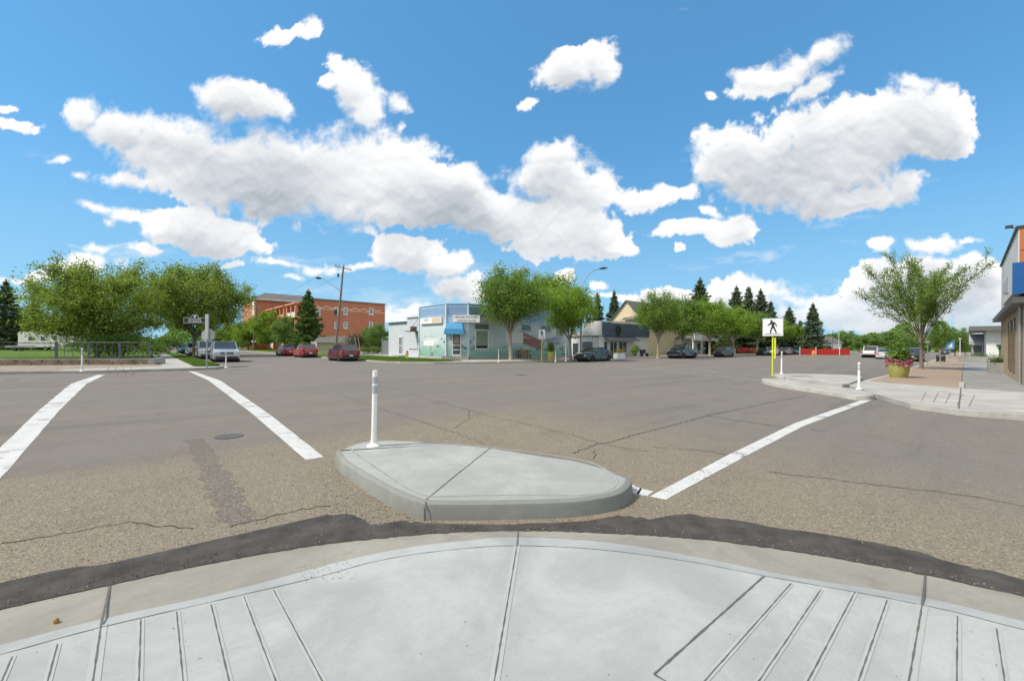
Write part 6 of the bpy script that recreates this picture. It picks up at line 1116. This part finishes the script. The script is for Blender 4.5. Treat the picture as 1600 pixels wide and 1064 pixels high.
q = L2(1297, 145); t = thing('house', 'distant house with a low dark roof above the red hoarding', 'house', (q[0], q[1], 0), R(-42)); MB().box(-4, 4, 0, 6, 0, 3.4).build('wall', mWhiteWall, t); MB().add([(-4.6, -.6, 3.4), (4.6, -.6, 3.4), (3.0, 3, 5.6), (-3.0, 3, 5.6), (-4.6, 6.6, 3.4), (4.6, 6.6, 3.4)], [(0,1,2,3),(3,2,5,4),(0,3,4),(1,5,2),(0,4,5,1)]).build('roof', mRoofG, t); MB().box(-1, .4, -.04, 0, 1, 2.4).build('window', mGlass, t)
q = L2(1404.5, 230); t = thing('tower', 'distant grey block tower beyond the trees above the flower pot', 'tower', (q[0], q[1], 0)); hT = TH(1404, 512.5, 230, 0); MB().box(-1.6, 1.6, -1.6, 1.6, 0, hT).build('shaft', M('tower_grey', (.22, .24, .26), .8, .08, 1), t); MB().box(-.9, .9, -.9, .9, hT, hT+1.3).build('top', bpy.data.materials['tower_grey'], t)
# ------------------------------------------------------------------ street furniture
def pot(loc, r, h, label, flow, plant_h, fr, seed):
    t = thing('flower_planter', label, 'planter', loc, 0, 'olive green flower pots'); mP = M('olive_pot', (.34, .33, .09), .6, .08, 3) if 'olive_pot' not in bpy.data.materials else bpy.data.materials['olive_pot']
    MB().lathe([(.02, 0), (r*.68, 0), (r*.72, .03), (r*.90, h*.6), (r*.98, h*.92), (r*1.04, h*.93), (r*1.04, h), (r*.94, h), (r*.92, h*.9), (.02, h*.9)], 32).build('pot', mP, t, True); MB().lathe([(.01, h*.9), (r*.9, h*.902), (.01, h*.93)], 20).build('soil', mSoil, t)
    rs = np.random.RandomState(seed); n = 1500; P = rs.normal(size=(n, 3))*np.array([r*.42, r*.42, plant_h*.24])+np.array([0, 0, h+plant_h*.42]); V, Q = leafquads(P, .15, rs, .6, .6); o = bpy.data.objects.new('foliage', npmesh('foliage', V, Q, LF['elm'])); COL.objects.link(o); o.parent = t
    mb = MB(); rr = random.Random(seed)
    for k in range(9): a = k*.7; mb.tube([(0, 0, h*.9), (r*.3*math.cos(a), r*.3*math.sin(a), h+plant_h*.5), (r*.5*math.cos(a), r*.5*math.sin(a), h+plant_h*rr.uniform(.7, .95))], [.02, .014, .006], 5)
    mb.build('stem', LF['elm'], t)
    if flow:
        tt = rs.uniform(0, 6.283, 1500); rr_ = r*(.72+.40*rs.beta(2, 1.4, 1500)); P = np.stack([rr_*np.cos(tt), rr_*np.sin(tt), h+.10-.24*np.clip((rr_/r-.85), 0, 1)*rs.uniform(.3, 3.0, 1500)+rs.normal(size=1500)*.05+.05*np.sin(tt*3)], 1); lf, qf = leafquads(P[:650]*np.array([.97, .97, 1]), .10, rs, .6, .7); o = bpy.data.objects.new('trailing_leaves', npmesh('trailing_leaves', lf, qf, LF['dark'])); COL.objects.link(o); o.parent = t
        V, Q = leafquads(P[350:], .085, rs, .6, .95); o = bpy.data.objects.new('flowers', npmesh('flowers', V, Q, flower('petunia', [(.50, .04, .16), (.42, .02, .10), (.55, .12, .28), (.36, .03, .16), (.60, .20, .34)]))); COL.objects.link(o); o.parent = t
    return t
q = G(1404, 589.5, .136); dq = D(q); pot((q.x, q.y, .136), 14.5/640*dq, Z(q, 567)-.136, 'olive pot overflowing with pink petunias on the right pavement', True, Z(q, 534)-Z(q, 567), 0, 4)
q = G(860.5, 564, .13); dq = D(q); pot((q.x, q.y, .134), 5.6/640*dq, Z(q, 549.5)-.13, 'tall olive pot of green plants before the blue building', False, Z(q, 534.5)-Z(q, 549.5), 0, 6)
q = L2(819.5, 45.5); bn_ = thing('bench', 'weathered orange brown bench against the mural wall', 'bench', (q[0], q[1], .138), 0); mBw = M('bench_wood', (.36, .19, .10), .8, .2, 5)
for k in range(3): MB().cbox((0, -.12+.14*k-.1, .44), (1.75, .12, .04)).build('seat_slat', mBw, bn_)
for k in range(3): MB().cbox((0, .20+.03*k, .58+.15*k), (1.75, .03, .12)).build('back_slat', mBw, bn_)
for s_ in (-.72, .72): MB().box(s_-.04, s_+.04, -.22, -.16, 0, .42).build('leg', mDarkM, bn_); MB().box(s_-.04, s_+.04, .17, .23, 0, .92).build('leg', mDarkM, bn_); MB().box(s_-.035, s_+.035, -.16, .17, .36, .42).build('bracket', mDarkM, bn_)
q = G(636, 560, .13); hy = thing('fire_hydrant', 'yellow green hydrant with a red cap on the grass by the annex', 'hydrant', (q.x, q.y, .13)); hm = M('hydrant_yellow', (.62, .66, .10), .5, .08, 4); MB().lathe([(.16, 0), (.16, .05), (.11, .07), (.11, .55), (.15, .57), (.15, .62), (.12, .64)], 14).build('barrel', hm, hy, True); MB().lathe([(.13, .64), (.12, .72), (.06, .80), (.02, .84)], 14).build('cap', mRedP, hy, True)
for s_ in (-1, 1): MB().lathe([(.05, s_*.1), (.06, s_*.18), (.02, s_*.2)], 10, (0, 0, .42), 'X').build('outlet', mRedP, hy)
q = G(1470, 565.5, .136); tc_ = thing('litter_bin', 'black square litter bin on the right pavement', 'bin', (q.x, q.y, .136)); wv_ = 5.0/640*D(q); hb_ = Z(q, 554.5)-.136; MB().box(-wv_, wv_, -wv_, wv_, .08, hb_*.8).build('body', mBlack, tc_, bevel=.02); MB().box(-wv_*1.1, wv_*1.1, -wv_*1.1, wv_*1.1, hb_*.92, hb_).build('lid', mBlack, tc_, bevel=.03)
for sx in (-1, 1):
    for sy in (-1, 1): MB().box(sx*wv_*.9-.03, sx*wv_*.9+.03, sy*wv_*.9-.03, sy*wv_*.9+.03, 0, hb_*.93).build('leg', mBlack, tc_)
q = G(1484.3, 561, .136); bs2 = thing('blue_sign', 'blue rectangular parking style sign on a grey post by the bin', 'sign', (q.x, q.y, .136), R(8)); zz0, zz1 = Z(q, 545.5)-.136, Z(q, 532.3)-.136; wv_ = 4.6/640*D(q); MB().tube([(0, 0, 0), (0, 0, zz1-.05)], .045, 8).build('post', mGalv, bs2); pn = MB().box(-.09, -.06, -wv_, wv_, zz0, zz1).build('panel', M('light_blue_sign', (.08, .22, .50), .4, .05, 3), bs2, bevel=.01)
MB().box(-.096, -.091, -wv_*.5, wv_*.45, zz0+(zz1-zz0)*.30, zz0+(zz1-zz0)*.58).build('symbol', mSignW, pn); MB().box(-.096, -.091, -wv_*.55, wv_*.5, zz0+(zz1-zz0)*.68, zz0+(zz1-zz0)*.73).build('text_line', mSignW, pn); MB().box(-.096, -.091, -wv_*.6, wv_*.6, zz0+(zz1-zz0)*.15, zz0+(zz1-zz0)*.2).build('text_line', mSignW, pn)
q = G(985.5, 561, .13); pl = thing('planter_box', 'white planter box with red flowers before the navy fronted shop', 'planter', (q.x, q.y+1.5, .134)); MB().box(-.75, .75, -.3, .3, 0, .65).build('box', mFrameW, pl, bevel=.02); rs_ = np.random.RandomState(3); P_ = rs_.normal(size=(500, 3))*np.array([.4, .15, .14])+np.array([0, 0, .8]); V_, Q_ = leafquads(P_, .12, rs_); o = bpy.data.objects.new('foliage', npmesh('foliage', V_, Q_, LF['elm'])); COL.objects.link(o); o.parent = pl; V_, Q_ = leafquads(P_[:120]+np.array([-.2, -.1, .05]), .10, rs_); o = bpy.data.objects.new('flowers', npmesh('flowers', V_, Q_, bpy.data.materials['red_panel'])); COL.objects.link(o); o.parent = pl
bush('shrub', 'bright green shrub in front of the navy fronted shop', (onY(993, 31.2), 31.2), .9, .7, 1.9, 1200, .16, 'lime', 17)
q = (onY(1007, 31.0), 31.0); b2 = thing('bench', 'dark metal bench right of the navy fronted shop', 'bench', (q[0], q[1], .134)); MB().box(-.8, .8, -.25, .25, .42, .47).build('seat', mDarkM, b2); MB().box(-.8, .8, .25, .30, .47, 1.0).build('backrest', mDarkM, b2)
for s_ in (-.7, .7): MB().box(s_-.04, s_+.04, -.22, .22, 0, .42).build('leg', mDarkM, b2)

for o in bpy.data.objects:
    if o.get('label', '').startswith(('bright red', 'maroon crossover')): o.scale = (.94, .94, .96)
